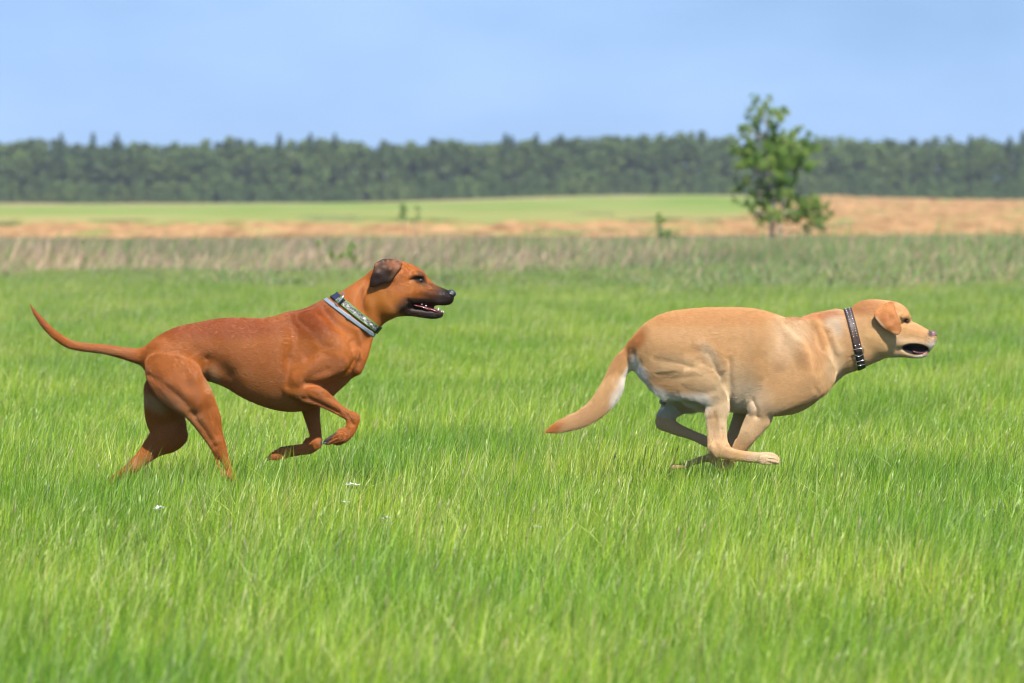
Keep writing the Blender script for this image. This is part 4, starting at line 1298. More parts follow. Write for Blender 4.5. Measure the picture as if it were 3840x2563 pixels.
# short coat
fl = S.flow(P, Q)
N = normals(P, Q)
vis = np.clip(.35 - N[:, 1], .1, 1)
ln = np.full(len(P), .0075)
ln = np.where((sx > 1270) & (sy < 1330), .004, ln)
dk = C.sum(1) < .16
ln = smooth_attr(ln, Q, 25)
fm = fur_mat("red_fur", .32)
ear_poly = cE([(270, 285), (285, 245), (330, 225), (400, 185), (470, 163), (560, 158), (660, 172), (770, 200), (835, 240), (840, 275), (790, 370), (740, 420), (690, 505), (610, 600), (540, 632), (420, 655), (300, 715), (225, 730), (178, 700), (190, 600), (212, 500), (255, 400)])
ear_ctrl = [c[:2] + (c[2] * 5.2275,) for c in cE([(560, 180, -.034), (700, 200, -.040), (830, 260, -.047), (400, 210, -.046), (300, 260, -.056), (600, 380, -.075), (450, 330, -.066), (740, 420, -.056), (680, 480, -.060), (350, 450, -.074), (500, 560, -.068), (220, 700, -.064), (300, 620, -.069), (550, 620, -.066)])]
EP, EQ = ear_mesh(ear_poly, ear_ctrl, YR, .006)
esx, esy = PX(EP)
EC = paint(esx, esy, EP[:, 1] > YR, (0.060, 0.025, 0.012), [e1(680, 260, 200, 110, 30, (0.17, 0.058, 0.022), .9), e1(640, 480, 50, 170, 35, (0.15, 0.075, 0.035), .5), e1(380, 570, 270, 170, -15, (0.018, 0.010, 0.008), .95), e1(500, 170, 130, 40, 0, (0.04, 0.022, 0.018), .7), e1(300, 250, 40, 60, 0, (0.30, 0.11, 0.05), .6)])
part("ear", EP, EQ, body_m, RD, rb_loc, EC, label="dark brown folded near ear")
MP = EP.copy(); MP[:, 1] = 2 * YR - MP[:, 1]
part("ear", MP, EQ[:, ::-1], body_m, RD, rb_loc, EC)
# eyes
for sg in (-1, 1):
    h, _ = near_surface(bvh, *cE([(1185, 588)])[0], YR)
    cen = np.array(h) + np.array([0, .0035, 0])
    if sg > 0: cen[1] = 2 * YR - cen[1]
    V_, F_ = ball(cen, .0088)
    part("eye", V_, F_, eye_mat, RD, rb_loc)
# nose leather
NS = Sculpt(YR, .0018)
NS.chain(cE([(1822, 852, 62, 0, 1.0), (1785, 836, 70, 0, .95), (1735, 838, 58, 0, .9)]), k=.002)
for sg in (-1, 1): NS.chain(cE([(1800, 870, 34, sg * .010, 1), (1760, 850, 30, sg * .011, 1)]), k=.004)
for sg in (-1, 1): NS.carve(cE([(1850, 880, 12, sg * .014, 1.2), (1800, 900, 9, sg * .021, 1)]), k=.002)
NP_, NQ_ = NS.build()
nose_m = simple_mat("black_nose", (0.022, 0.022, 0.026), .28, spec=.6, noise=.3, scale=900, bump=.4)
part("nose", NP_, NQ_, nose_m, RD, rb_loc)
# gums and tongue lying on the lower jaw
TS = Sculpt(YR, .0018)
TS.chain(cE([(1600, 1218, 28, 0, 2.2), (1540, 1200, 34, 0, 2.4), (1480, 1192, 44, 0, 2.3), (1400, 1160, 36, 0, 2.8), (1320, 1148, 48, 0, 2.6), (1220, 1108, 36, 0, 3.6), (1130, 1090, 40, 0, 3.9), (1050, 1062, 26, 0, 6.0)]), k=0)
TP, TQ = TS.build()
gum = simple_mat("wet_gums", (0.115, 0.022, 0.028), .25, spec=.5, noise=.6, scale=160, coat=.5, bump=.8)
part("tongue", TP, TQ, gum, RD, rb_loc)
for (bx_, by_, tx_, ty_, r_, yo) in ((1530, 1185, 1546, 1120, 18, .014), (1600, 1215, 1610, 1172, 12, .008), (1290, 1095, 1298, 1068, 16, .017), (1210, 1060, 1218, 1040, 15, .019), (1630, 1220, 1640, 1185, 10, .004)):
    for sg in ((-1, 1) if r_ > 20 else (-1,)):
        o = [float(q) for q in W(*cE([(bx_, by_)])[0], YR + sg * yo)]; t_ = [float(q) for q in W(*cE([(tx_, ty_)])[0], YR + sg * yo)]
        V_, F_ = cone(o, t_, r_ / 5.2275 * KPX * YR)
        part("tooth", V_, F_, tooth_mat, RD, rb_loc)
def claw(pts, root, loc, r):
    a = [float(q) for q in W(pts[0][0], pts[0][1], pts[0][2])]; b = [float(q) for q in W(pts[1][0], pts[1][1], pts[1][2])]
    V_, F_ = cone(a, b, r)
    part("claw", V_, F_, claw_mat, root, loc)
for (x0, y0, x1, y1, yy) in ((1202, 1222, 1170, 1236, FF_ - .020), (1196, 1206, 1172, 1212, FF_ - .006), (1196, 1200, 1176, 1206, FF_ + .008),
                             (1612, 1098, 1592, 1112, NF - .018), (1604, 1100, 1584, 1110, NF - .006), (1604, 1100, 1586, 1108, NF + .006)):
    (a0, a1_), (b0, b1_) = cB([(x0, y0), (x1, y1)])
    claw([(a0, a1_, YR + yy), (b0, b1_, YR + yy)], RD, rb_loc, .0032)
# fur over body and ear
AP = np.concatenate([P, EP]); AQ = np.concatenate([Q, EQ + len(P)])
efl = np.tile([[-.55, 0, -.83]], (len(EP), 1))
AC = np.concatenate([C * 1.05, EC]); AL = np.concatenate([ln, np.full(len(EP), .004)])
mouth = (sx > cE([(1010, 0)])[0][0]) & (sy > cE([(0, 1010)])[0][1]) & (sy < cE([(0, 1260)])[0][1])
eyez = np.hypot(sx - cE([(1185, 588)])[0][0], sy - cE([(1185, 588)])[0][1]) < 8
pads = dk & (sy > 1500)
DW = np.concatenate([np.where(mouth | eyez | pads, 0, vis), np.full(len(EP), .12)])
grow_fur("fur", RD, rb_loc, AP, AQ, np.concatenate([fl, efl]), AC, DW, AL, 170000, .00026, .30, fm, 1, jit=.28)

# collar of the red-brown dog
gm, n, l, b = mat_new("patterned_webbing")
at = n.new("ShaderNodeAttribute"); at.attribute_name = "coat"
tc = n.new("ShaderNodeTexCoord")
wv = n.new("ShaderNodeTexVoronoi"); wv.feature = 'DISTANCE_TO_EDGE'; wv.inputs["Scale"].default_value = 120
l.new(tc.outputs["Object"], wv.inputs["Vector"])
gt = n.new("ShaderNodeMath"); gt.operation = 'LESS_THAN'; gt.inputs[1].default_value = .045
l.new(wv.outputs["Distance"], gt.inputs[0])
sp_ = n.new("ShaderNodeSeparateColor"); l.new(at.outputs["Color"], sp_.inputs[0])
ct_ = n.new("ShaderNodeMix"); ct_.data_type = 'RGBA'; ct_.inputs[6].default_value = (0.055, 0.052, 0.050, 1); ct_.inputs[7].default_value = (0.50, 0.48, 0.44, 1)
l.new(gt.outputs[0], ct_.inputs[0])
cg_ = n.new("ShaderNodeMix"); cg_.data_type = 'RGBA'; cg_.inputs[6].default_value = (0.07, 0.20, 0.02, 1)
l.new(sp_.outputs[0], cg_.inputs[0]); l.new(ct_.outputs[2], cg_.inputs[7])
l.new(cg_.outputs[2], b.inputs["Base Color"]); b.inputs["Roughness"].default_value = .6
top_, bot_ = cA([(598, 484), (946, 762)])
fr = band(bvh, top_, bot_, YR, .024, 0, 0)
CW_ = .024
def collar_part(name, fr, width, off, th, mat, a0, a1, parent, loc, shift=0, cols=None, nw=5, label=None):
    V_, F_ = strap_mesh(fr, width, off, th, a0=a0, a1=a1, shift=shift, nw=nw)
    cc = None
    if cols is not None:
        m_ = nw + 2
        cc = np.tile(np.array(cols), (len(V_) // m_, 1))
    return part(name, V_, F_, mat, parent, loc, cc, label=label)
# the pattern (1) runs along the middle, plain green (0) at both edges
prof_c = [(0, 0, 0)] * 3 + [(1, 1, 1)] * 7 + [(0, 0, 0)] * 3
col_o = collar_part("collar", fr, CW_, .0015, .0035, gm, 0, 2 * math.pi, RD, rb_loc, cols=prof_c, nw=11, label="green-edged collar with silver scroll pattern")
navy = simple_mat("navy_webbing", (0.018, 0.024, 0.06), .75, noise=.3, scale=200)
blackp = simple_mat("black_plastic", (0.015, 0.015, 0.016), .35)
greyr = simple_mat("grey_rubber_strap", (0.20, 0.235, 0.27), .45, noise=.12, scale=60)
def sub(name, V, F, mat, parent, loc, label=None):
    return part(name, V, F, mat, parent, loc, label=label)
V_, F_ = strap_mesh(fr, CW_ + .002, .0035, .004, a0=-.10, a1=.42); sub("webbing_fold", V_, F_, navy, col_o, rb_loc)
V_, F_ = strap_mesh(fr, CW_ + .003, .004, .0035, a0=math.pi - .35, a1=math.pi - .02 + .25); sub("buckle", V_, F_, blackp, col_o, rb_loc)
V_, F_ = strap_mesh(fr, CW_ * .9, .005, .003, a0=.60, a1=.70); sub("ring_loop", V_, F_, blackp, col_o, rb_loc)
pc_, dv_, tg_, w_ = on_strap(fr, .56, .003, .010)
cpts = [pc_ + (tg_ * math.cos(q) * .0185 + w_ * math.sin(q) * .0215) + dv_ * .004 * math.cos(q) for q in np.linspace(0, 2 * math.pi, 28, endpoint=False)]
V_, F_ = ring_tube(cpts, .0019); sub("ring", V_, F_, steel, col_o, rb_loc)
pc_, dv_, tg_, w_ = on_strap(fr, 2.42, 0, .0056)
bone = [ball(pc_ + tg_ * a_ + w_ * b_, .0021, (1, 1, 1), 7, 5) for a_ in (-.0045, .0045) for b_ in (-.0016, .0016)] + [ball(pc_ + tg_ * a_, .0014, (1, 1, 1), 7, 5) for a_ in (-.003, -.0015, 0, .0015, .003)]
bv_, bf_, o0 = [], [], 0
for v_, f_ in bone:
    bv_.append(v_); bf_ += [tuple(i_ + o0 for i_ in q_) for q_ in f_]; o0 += len(v_)
sub("bone_emblem", np.concatenate(bv_), bf_, simple_mat("pale_emblem", (0.62, 0.58, 0.50), .5), col_o, rb_loc)
top2, bot2 = cA([(560, 545), (895, 795)])
fr2 = band(bvh, top2, bot2, YR, .012, 0, 0)
V_, F_ = strap_mesh(fr2, .0125, .001, .0035); st_o = part("flea_strap", V_, F_, greyr, RD, rb_loc, label="narrow grey rubber strap below the collar")
for a0 in (1.25, 2.55):
    V_, F_ = strap_mesh(fr2, .015, .003, .004, a0=a0, a1=a0 + .16); sub("strap_keeper", V_, F_, greyr, st_o, rb_loc)

# ================================================================== the yellow dog
YL = 18.9
S = Sculpt(YL, 0.003)
S.chain(cS([(3058, 1412, 62, 0, 1.0), (2990, 1370, 148, 0, .80), (2940, 1378, 178, 0, .72), (2890, 1374, 192, 0, .68), (2800, 1355, 200, 0, .70), (2700, 1345, 193, 0, .74), (2612, 1332, 176, 0, .80),
          (2530, 1322, 152, 0, .88), (2468, 1325, 112, 0, .98), (2425, 1335, 70, 0, 1.05)]), k=0)
S.chain(cS([(3300, 1240, 92, 0, .70), (3250, 1262, 100, 0, .70), (3198, 1277, 112, 0, .70), (3110, 1298, 126, 0, .74), (3030, 1335, 146, 0, .78)]), k=.015)
S.chain(cD([(840, 300, 55, 0, 1), (720, 330, 62, 0, 1), (600, 350, 60, 0, 1)]), k=.02)
# head
S.chain(cF([(1300, 505, 195, 0, .80), (1150, 470, 295, 0, .82), (900, 480, 345, 0, .80), (680, 500, 380, 0, .74), (545, 585, 375, 0, .72)]), k=.012)
S.chain(cF([(1100, 820, 330, 0, .70), (850, 830, 430, 0, .66), (650, 900, 430, 0, .64)]), k=.014)
S.chain(cF([(1850, 900, 150, 0, .90), (1700, 850, 180, 0, .82), (1500, 790, 220, 0, .82), (1300, 760, 260, 0, .84), (1150, 780, 300, 0, .76)]), k=.010)
S.chain(cF([(1850, 985, 100, 0, 1.35), (1740, 985, 90, 0, 1.65), (1600, 960, 100, 0, 1.75), (1450, 960, 110, 0, 1.8), (1300, 980, 130, 0, 1.7)]), k=.008)
for sgn in (-1, 1):
    S.chain(cF([(1410, 440, 48, sgn * .026, 1), (1350, 440, 60, sgn * .032, 1)]), k=.010)
    S.chain(cF([(1120, 830, 200, sgn * .034, .6), (950, 900, 220, sgn * .036, .6)]), k=.02)
S.chain(cF([(1770, 1180, 52, 0, 1.25), (1700, 1215, 52, 0, 1.5), (1560, 1215, 62, 0, 1.8), (1400, 1175, 88, 0, 1.6), (1250, 1120, 140, 0, 1.15), (1080, 1060, 200, 0, .9)]), k=.008)
S.chain(cF([(1860, 1060, 48, 0, 1.5), (1820, 1130, 44, 0, 1.5), (1770, 1185, 48, 0, 1.3)]), k=.006)
# tail, with its fan of hair built into the outline
S.chain(cC([(850, 470, 100, 0, .8), (770, 535, 98, 0, .62), (690, 595, 84, 0, .58), (625, 672, 76, 0, .55), (584, 775, 86, 0, .5), (528, 870, 87, 0, .48), (458, 950, 79, 0, .48), (372, 1010, 70, 0, .48), (282, 1050, 62, 0, .48), (205, 1077, 50, 0, .48), (148, 1098, 30, 0, .5), (112, 1112, 12, 0, .6)]), k=.014)
# near hind leg
NH = -.092
S.chain(cC(yk([(960, 620, 200, -.05), (1120, 640, 210, -.064), (1260, 670, 168, NH), (1345, 740, 100, NH)], NH, .46)), k=.020)
S.chain(cC(yk([(1010, 740, 150, -.06), (1150, 760, 130, NH), (1290, 800, 130, NH), (1350, 880, 97, NH), (1357, 950, 92, NH), (1352, 1030, 80, NH), (1358, 1100, 72, NH), (1362, 1170, 74, NH), (1366, 1235, 76, NH)], NH, .50)), k=.015)
S.chain(cC(yk([(1240, 510, 36), (1300, 520, 38), (1350, 590, 36), (1385, 690, 36)], NH, .8)), k=.03)
S.chain(cC(yk([(1366, 1240, 76), (1440, 1278, 54), (1540, 1298, 48), (1640, 1308, 48), (1700, 1312, 46)], NH, .66)), k=.008)
for o_, dy_ in ((-.024, 12), (-.008, -4), (.008, -8), (.024, 6)):
    S.chain(cC(yk([(1690, 1312 + dy_, 46), (1745, 1312 + dy_, 44), (1780, 1322 + dy_, 35), (1796, 1330 + dy_, 23)], NH + o_, .58)), k=.004)
S.chain(cC(yk([(1300, 900, 40), (1290, 1000, 30), (1300, 1120, 30), (1318, 1230, 44)], NH, .7)), k=.008)
# far hind leg
FH = .075
S.chain(cC(yk([(1180, 780, 190, .055), (1090, 880, 110), (1010, 950, 88), (975, 1010, 74), (962, 1042, 70)], FH, .55)), k=.015)
S.chain(cC(yk([(965, 1045, 68), (1040, 1092, 54), (1130, 1128, 44), (1210, 1160, 42), (1265, 1185, 46), (1310, 1205, 40)], FH, .75)), k=.008)
# underside between the thighs
S.chain(cC([(1000, 800, 90, 0, 1.0), (930, 780, 60, 0, 1.1), (860, 700, 55, 0, 1.2)]), k=.02)
S.chain(cC([(950, 895, 34, .01, 1)]), k=.010)
S.chain(cC([(1150, 850, 70, 0, 1.2), (1230, 900, 55, 0, 1.2)]), k=.02)
# near fore leg
NF = -.072
S.chain(cD(yk([(470, 390, 90, -.052), (590, 520, 140, -.066), (650, 700, 150, -.076), (640, 800, 110, -.078)], NF, .45)), k=.035)
S.chain(cD(yk([(600, 780, 150, -.078), (460, 850, 145, -.086), (320, 930, 130, -.088), (230, 990, 105, -.088)], NF, .45)), k=.020)
S.chain(cD(yk([(158, 1004, 56), (215, 1050, 106), (170, 1130, 100), (120, 1210, 82), (75, 1290, 66, -.062), (35, 1370, 52, -.050)], NF, .60)), k=.010)
S.chain(cC(yk([(1527, 1209, 60), (1485, 1280, 50), (1440, 1335, 42), (1390, 1360, 38)], -.045, .7)), k=.008)
for o_ in (-.018, 0, .018):
    S.chain(cC(yk([(1400, 1365, 38), (1350, 1345, 36), (1300, 1305, 34), (1285, 1292, 20)], -.040 + o_ * .7, .7)), k=.004)
S.chain(cC(yk([(1440, 1356, 40), (1410, 1385, 32)], -.045, .9)), k=.008)
# far fore leg
FF_ = .08
S.chain(cC(yk([(1620, 900, 120), (1540, 1010, 80), (1490, 1110, 62), (1450, 1190, 50), (1400, 1260, 40), (1330, 1305, 36), (1240, 1320, 32), (1130, 1358, 26)], FF_, .75)), k=.010)
for o_ in (-.018, 0, .018):
    S.chain(cC(yk([(1140, 1360, 26), (1085, 1370, 28), (1040, 1376, 26), (1018, 1380, 15)], FF_ + o_, .7)), k=.004)
S.chain(cF([(1800, 1110, 70, 0, .45), (1650, 1100, 90, 0, .42), (1420, 1075, 100, 0, .5)]), k=.003)
# the dark half-open mouth
for sgn in (-1, 1):
    S.carve(cF([(1800, 1112, 46, sgn * .028, 2.0), (1700, 1102, 70, sgn * .028, 1.5), (1560, 1102, 88, sgn * .030, 1.2), (1440, 1082, 62, sgn * .032, 1.7), (1372, 1072, 26, sgn * .034, 3.4)]), k=.003)
for sgn in (-1, 1):
    S.carve(cF([(1415, 545, 26, sgn * .050, 1)]), k=.004)
P, Q = S.build(zmin=-.06, relax=12, shrink=.0026, soft_x=float(W(3290, 1100, YL)[0]))
L_ = [(cC([(1215, 480), (1290, 472), (1360, 540), (1395, 640)]), 12, .006), (cC([(1215, 520), (1290, 560), (1350, 640)]), 14, -.007),
      (cC([(920, 590), (1080, 615), (1240, 660), (1400, 700)]), 9, -.004), (cC([(1000, 730), (1150, 700), (1280, 700), (1420, 770)]), 9, -.0035), (cC([(950, 660), (1100, 660), (1250, 700)]), 10, .003),
      (cC([(1100, 800), (1200, 830), (1300, 820)]), 12, -.004), (cC([(1445, 600), (1450, 760), (1455, 900)]), 10, -.009),
      (cC([(745, 540), (750, 640)]), 9, -.008), (cC([(1310, 880), (1330, 1000), (1345, 1120), (1330, 1210)]), 7, -.004), (cC([(1400, 1000), (1400, 1120)]), 10, .002),
      (cC([(1620, 890), (1650, 950), (1640, 1000)]), 8, -.008), (cC([(1565, 880), (1560, 940)]), 7, .001), (cC([(1764, 670), (1690, 800), (1570, 880)]), 16, -.003),
      (cD([(420, 270), (520, 300), (640, 400), (740, 500)]), 24, -.004), (cD([(700, 300), (760, 480), (800, 620), (760, 800), (680, 920)]), 18, -.004), (cD([(640, 330), (700, 430), (740, 560)]), 10, .005),
      (cD([(760, 380), (800, 500), (830, 560)]), 9, .006), (cD([(380, 330), (440, 480), (400, 640)]), 28, .004), (cD([(300, 760), (450, 700), (560, 620)]), 24, -.003),
      (cD([(250, 820), (400, 780), (600, 760)]), 22, .003), (cD([(300, 1080), (480, 1060), (620, 980)]), 12, -.004), (cD([(620, 900), (560, 960), (440, 1000)]), 14, .003),
      (cF([(1310, 600), (1370, 560), (1470, 590)]), 5, -.003), (cF([(1340, 480), (1400, 470), (1460, 500)]), 6, .004), (cF([(1300, 620), (1400, 750), (1330, 860)]), 10, -.002),
      (cF([(1480, 600), (1500, 720), (1480, 800)]), 9, -.002), (cF([(700, 700), (560, 820), (620, 1050)]), 12, -.004), (cF([(1150, 860), (1180, 1000), (1130, 1150)]), 12, .0025),
      (cF([(1480, 640), (1650, 760), (1850, 860)]), 9, -.0015),
      (cC([(800, 600), (760, 700), (830, 800)]), 8, -.004), (cC([(1560, 300), (1540, 500), (1600, 700)]), 40, -.003)]
P = sculpt_lines(P, Q, YL, L_, .75)
P = sculpt_lines(P, Q, YL, [(cC([(900, 470), (1050, 500), (1180, 580)]), 36, .006), (cC([(880, 660), (1050, 680), (1250, 750)]), 26, .006), (cD([(620, 740), (480, 840), (320, 920)]), 40, .008),
      (cD([(400, 340), (480, 460), (560, 600)]), 26, .007), (cC([(1500, 480), (1520, 640), (1500, 780)]), 36, -.009), (cD([(700, 400), (770, 560), (800, 720)]), 30, -.007),
      (cD([(260, 620), (360, 500), (380, 360)]), 26, -.006), (cD([(560, 560), (600, 650)]), 22, .004), (cC([(1250, 620), (1330, 660), (1400, 730)]), 14, -.005), (cC([(1150, 540), (1240, 600)]), 12, -.005),
      (cC([(1600, 300), (1650, 480), (1620, 640)]), 30, .004), (cF([(700, 620), (760, 860), (900, 1060)]), 24, .003), (cF([(1180, 600), (1220, 800), (1200, 1000)]), 18, -.003)], .85)
P = sculpt_lines(P, Q, YL, [(cC([(1735, 1292), (1770, 1296), (1800, 1312)]), 2.6, -.0045), (cC([(1730, 1316), (1768, 1320), (1802, 1332)]), 2.6, -.0045), (cC([(1725, 1340), (1760, 1348), (1790, 1356)]), 2.6, -.004),
      (cC([(1318, 1215), (1330, 1270), (1345, 1300)]), 6, .003), (cC([(1390, 1100), (1395, 1200)]), 5, -.003), (cC([(1420, 1250), (1520, 1275), (1660, 1285)]), 5, .002)], 1.0)
# soft uneven ruff of hair on withers and haunch
sx, sy = PX(P)
wob_ = (fbm(P[:, 0] * 55, P[:, 2] * 55, 9, 3) - .5)
N = normals(P, Q)
am = .35 * (.0035 * np.exp(-((sx - 3090) / 110) ** 2) + .003 * np.exp(-(((sx - 2450) / 90) ** 2 + ((sy - 1480) / 70) ** 2)) + .001)
P = P + N * (wob_ * am)[:, None]
far = P[:, 1] > YL
LB = (0.62, 0.37, 0.165)
CR = (0.70, 0.55, 0.38); WH = (0.76, 0.71, 0.63); OR = (0.48, 0.185, 0.052)
c1_ = lambda x, y, rx, ry, an, c, st, so=.5: cC([(x, y)])[0] + (rx / 1.96, ry / 1.96, an, c, st, so)
d1_ = lambda x, y, rx, ry, an, c, st, so=.5: cD([(x, y)])[0] + (rx / 2.0906, ry / 2.0906, an, c, st, so)
f1_ = lambda x, y, rx, ry, an, c, st, so=.5: cF([(x, y)])[0] + (rx / 5.2275, ry / 5.2275, an, c, st, so)
blobs = [c1_(1250, 260, 620, 90, 0, (0.57, 0.29, 0.105), .9), c1_(1350, 950, 260, 200, 0, (0.66, 0.50, 0.32), .75), c1_(1500, 800, 160, 180, 0, (0.64, 0.46, 0.27), .7),
         c1_(1500, 930, 260, 60, 0, CR, .7), d1_(250, 1150, 240, 160, -40, (0.55, 0.38, 0.215), .7), d1_(100, 900, 200, 90, 0, CR, .6),
         c1_(1320, 560, 46, 100, -35, (0.70, 0.54, 0.36), .7, .8), c1_(1150, 680, 260, 110, 8, (0.62, 0.42, 0.22), .8), c1_(1380, 850, 70, 200, 0, (0.66, 0.48, 0.28), .8), c1_(860, 862, 250, 76, 32, WH, .97, .35), c1_(1080, 870, 190, 45, 0, WH, .65), c1_(1210, 910, 56, 60, 0, WH, .55, .8), c1_(780, 660, 36, 120, -15, WH, .8),
         c1_(655, 850, 62, 125, 15, WH, .95), c1_(690, 680, 70, 24, -50, WH, .7), c1_(760, 440, 70, 110, 40, OR, .9), c1_(650, 560, 60, 130, 40, (0.56, 0.27, 0.10), .6), c1_(150, 1080, 110, 50, -20, (0.56, 0.20, 0.05), .95),
         c1_(400, 980, 160, 60, -30, (0.62, 0.36, 0.18), .6), c1_(1330, 1020, 40, 90, 0, (0.48, 0.25, 0.10), .5), c1_(1370, 1230, 110, 90, 0, (0.66, 0.44, 0.24), .5), c1_(1700, 1310, 140, 50, 0, (0.70, 0.54, 0.36), .7),
         d1_(450, 450, 120, 170, 20, (0.72, 0.52, 0.32), .8, 1.0), d1_(660, 520, 110, 200, 20, (0.58, 0.30, 0.12), .6), d1_(830, 340, 60, 110, -10, (0.66, 0.52, 0.37), .8), d1_(800, 640, 80, 160, 10, (0.62, 0.44, 0.25), .7),
         d1_(760, 270, 120, 28, 0, (0.54, 0.22, 0.08), .8), d1_(560, 290, 200, 24, 4, (0.52, 0.21, 0.08), .7), c1_(950, 905, 40, 30, 0, (0.10, 0.07, 0.06), .9, .3),
         f1_(600, 260, 420, 160, 0, (0.50, 0.22, 0.075), .85), f1_(900, 900, 420, 260, 0, (0.62, 0.40, 0.17), .5), f1_(1350, 1180, 260, 120, 10, (0.60, 0.44, 0.26), .7), f1_(1250, 900, 120, 200, 0, (0.60, 0.40, 0.22), .6),
         f1_(1500, 950, 320, 90, 5, (0.62, 0.44, 0.26), .7), f1_(1920, 1010, 110, 110, 0, (0.76, 0.68, 0.58), .8), f1_(1850, 880, 90, 120, 0, (0.46, 0.30, 0.16), .6), f1_(1600, 700, 250, 60, 25, (0.64, 0.36, 0.17), .6),
         f1_(1415, 545, 62, 48, 25, (0.05, 0.025, 0.015), .95, .35), f1_(1330, 590, 44, 12, -30, (0.12, 0.06, 0.03), .8), f1_(1420, 420, 70, 60, 0, (0.62, 0.33, 0.13), .7), f1_(1150, 170, 60, 50, 0, OR, .6),
         f1_(1590, 1098, 275, 116, 6, (0.013, 0.011, 0.013), 1.0, .10), f1_(1730, 1198, 100, 20, -22, (0.45, 0.20, 0.15), .9, .3), f1_(1680, 1240, 160, 34, -10, (0.78, 0.68, 0.54), .7), f1_(1900, 790, 60, 70, 20, (0.10, 0.07, 0.08), .9, .3),
         f1_(1800, 1240, 120, 40, -35, (0.30, 0.26, 0.26), .6)]
for q in ((1800, 860), (1850, 900), (1800, 930), (1850, 960), (1880, 920), (1790, 990), (1840, 830)):
    blobs.append(f1_(q[0], q[1], 9, 9, 0, (0.16, 0.09, 0.05), .8, .4))
C = paint(sx, sy, far, LB, blobs)
# far-side limbs painted greyer: shade under the body put into the coat colour
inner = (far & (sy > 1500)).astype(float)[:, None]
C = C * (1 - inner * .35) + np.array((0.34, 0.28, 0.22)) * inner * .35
body_l = coat_mat("short_yellow_coat", .6, .10)
lb_loc = (float(W(2780, 1300, YL)[0]), YL, 0.0)
LD = empty("dog", lb_loc)
props(LD, "yellow dog with drop ears and thick tail, running ahead of the red-brown dog", "dog")
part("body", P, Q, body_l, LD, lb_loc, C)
bvh = BVHTree.FromPolygons([Vector(p) for p in P], [tuple(map(int, q)) for q in Q])
fl = S.flow(P, Q); N = normals(P, Q)
vis = np.clip(.35 - N[:, 1], .1, 1)
ln = np.full(len(P), .015)
ln = np.where((sx > 3270), .0075, ln)
ln = np.where((sx > 3330), .0055, ln)
tail = sx < cC([(740, 0)])[0][0]
ln = np.where(tail, .024, ln)
ln = np.where((sx > 3060) & (sx < 3180) & (sy < 1230), .026, ln)
haun = np.exp(-(((sx - cC([(880, 850)])[0][0]) / 110) ** 2 + ((sy - cC([(880, 850)])[0][1]) / 60) ** 2)) + np.exp(-(((sx - cC([(1210, 920)])[0][0]) / 45) ** 2 + ((sy - cC([(1210, 920)])[0][1]) / 36) ** 2))
ln = ln + .016 * np.clip(haun, 0, 1)
low = (sy > cC([(0, 980)])[0][1]) & ~tail
ln = np.where(low, .006, ln)
ln = smooth_attr(ln, Q, 30)
fml = fur_mat("yellow_fur", .45)
ear_poly = cF([(800, 345), (840, 290), (900, 235), (1000, 190), (1100, 160), (1160, 175), (1185, 240), (1200, 380), (1240, 470), (1275, 560), (1300, 650), (1298, 730), (1260, 795), (1215, 822), (1150, 800), (1070, 755), (1000, 715), (920, 650), (860, 590), (800, 510), (765, 440), (762, 390)])
ear_ctrl = [c[:2] + (c[2] * 5.2275,) for c in cF([(830, 300, -.060), (950, 230, -.050), (1100, 180, -.046), (1170, 260, -.060), (1000, 330, -.076), (1120, 420, -.086), (850, 420, -.072), (950, 500, -.090), (1200, 560, -.090), (1050, 620, -.096), (1250, 700, -.090), (1180, 780, -.092), (800, 480, -.080)])]
EP, EQ = ear_mesh(ear_poly, ear_ctrl, YL, .007)
esx, esy = PX(EP)
EC = paint(esx, esy, EP[:, 1] > YL, (0.42, 0.165, 0.050), [f1_(980, 300, 200, 110, 0, (0.47, 0.20, 0.065), .7), f1_(880, 600, 50, 190, -40, (0.66, 0.46, 0.27), .8, .4), f1_(1170, 780, 110, 40, 0, (0.62, 0.34, 0.15), .6), f1_(1000, 480, 130, 120, 0, (0.36, 0.13, 0.038), .6)])
part("ear", EP, EQ, body_l, LD, lb_loc, EC, label="orange-tan near ear hanging over the cheek")
MP = EP.copy(); MP[:, 1] = 2 * YL - MP[:, 1]
part("ear", MP, EQ[:, ::-1], body_l, LD, lb_loc, EC)
for sg in (-1, 1):
    h, _ = near_surface(bvh, *cF([(1418, 545)])[0], YL)
    cen = np.array(h) + np.array([0, .0035, 0])
    if sg > 0: cen[1] = 2 * YL - cen[1]
    V_, F_ = ball(cen, .0085)
    part("eye", V_, F_, eye_mat2, LD, lb_loc)
NS = Sculpt(YL, .0018)
NS.chain(cF([(1956, 815, 50, 0, 1.1), (1925, 795, 60, 0, 1.0), (1885, 792, 50, 0, .95)]), k=.002)
for sg in (-1, 1): NS.chain(cF([(1940, 835, 32, sg * .010, 1), (1905, 815, 30, sg * .012, 1)]), k=.004)
for sg in (-1, 1): NS.carve(cF([(1985, 840, 12, sg * .013, 1.2), (1930, 865, 9, sg * .021, 1)]), k=.002)
NP_, NQ_ = NS.build()
nose_l = simple_mat("pinkish_brown_nose", (0.17, 0.09, 0.09), .32, spec=.5, noise=.5, scale=220, bump=.4)
part("nose", NP_, NQ_, nose_l, LD, lb_loc)
TS = Sculpt(YL, .0018)
TS.chain(cF([(1720, 1170, 26, 0, 3.4), (1640, 1175, 32, 0, 3.6), (1540, 1150, 34, 0, 4.2)]), k=0)
TP, TQ = TS.build()
gum2 = simple_mat("dark_mouth_lining", (0.09, 0.035, 0.035), .25, spec=.5, noise=.6, scale=120, coat=.4)
part("tongue", TP, TQ, gum2, LD, lb_loc)
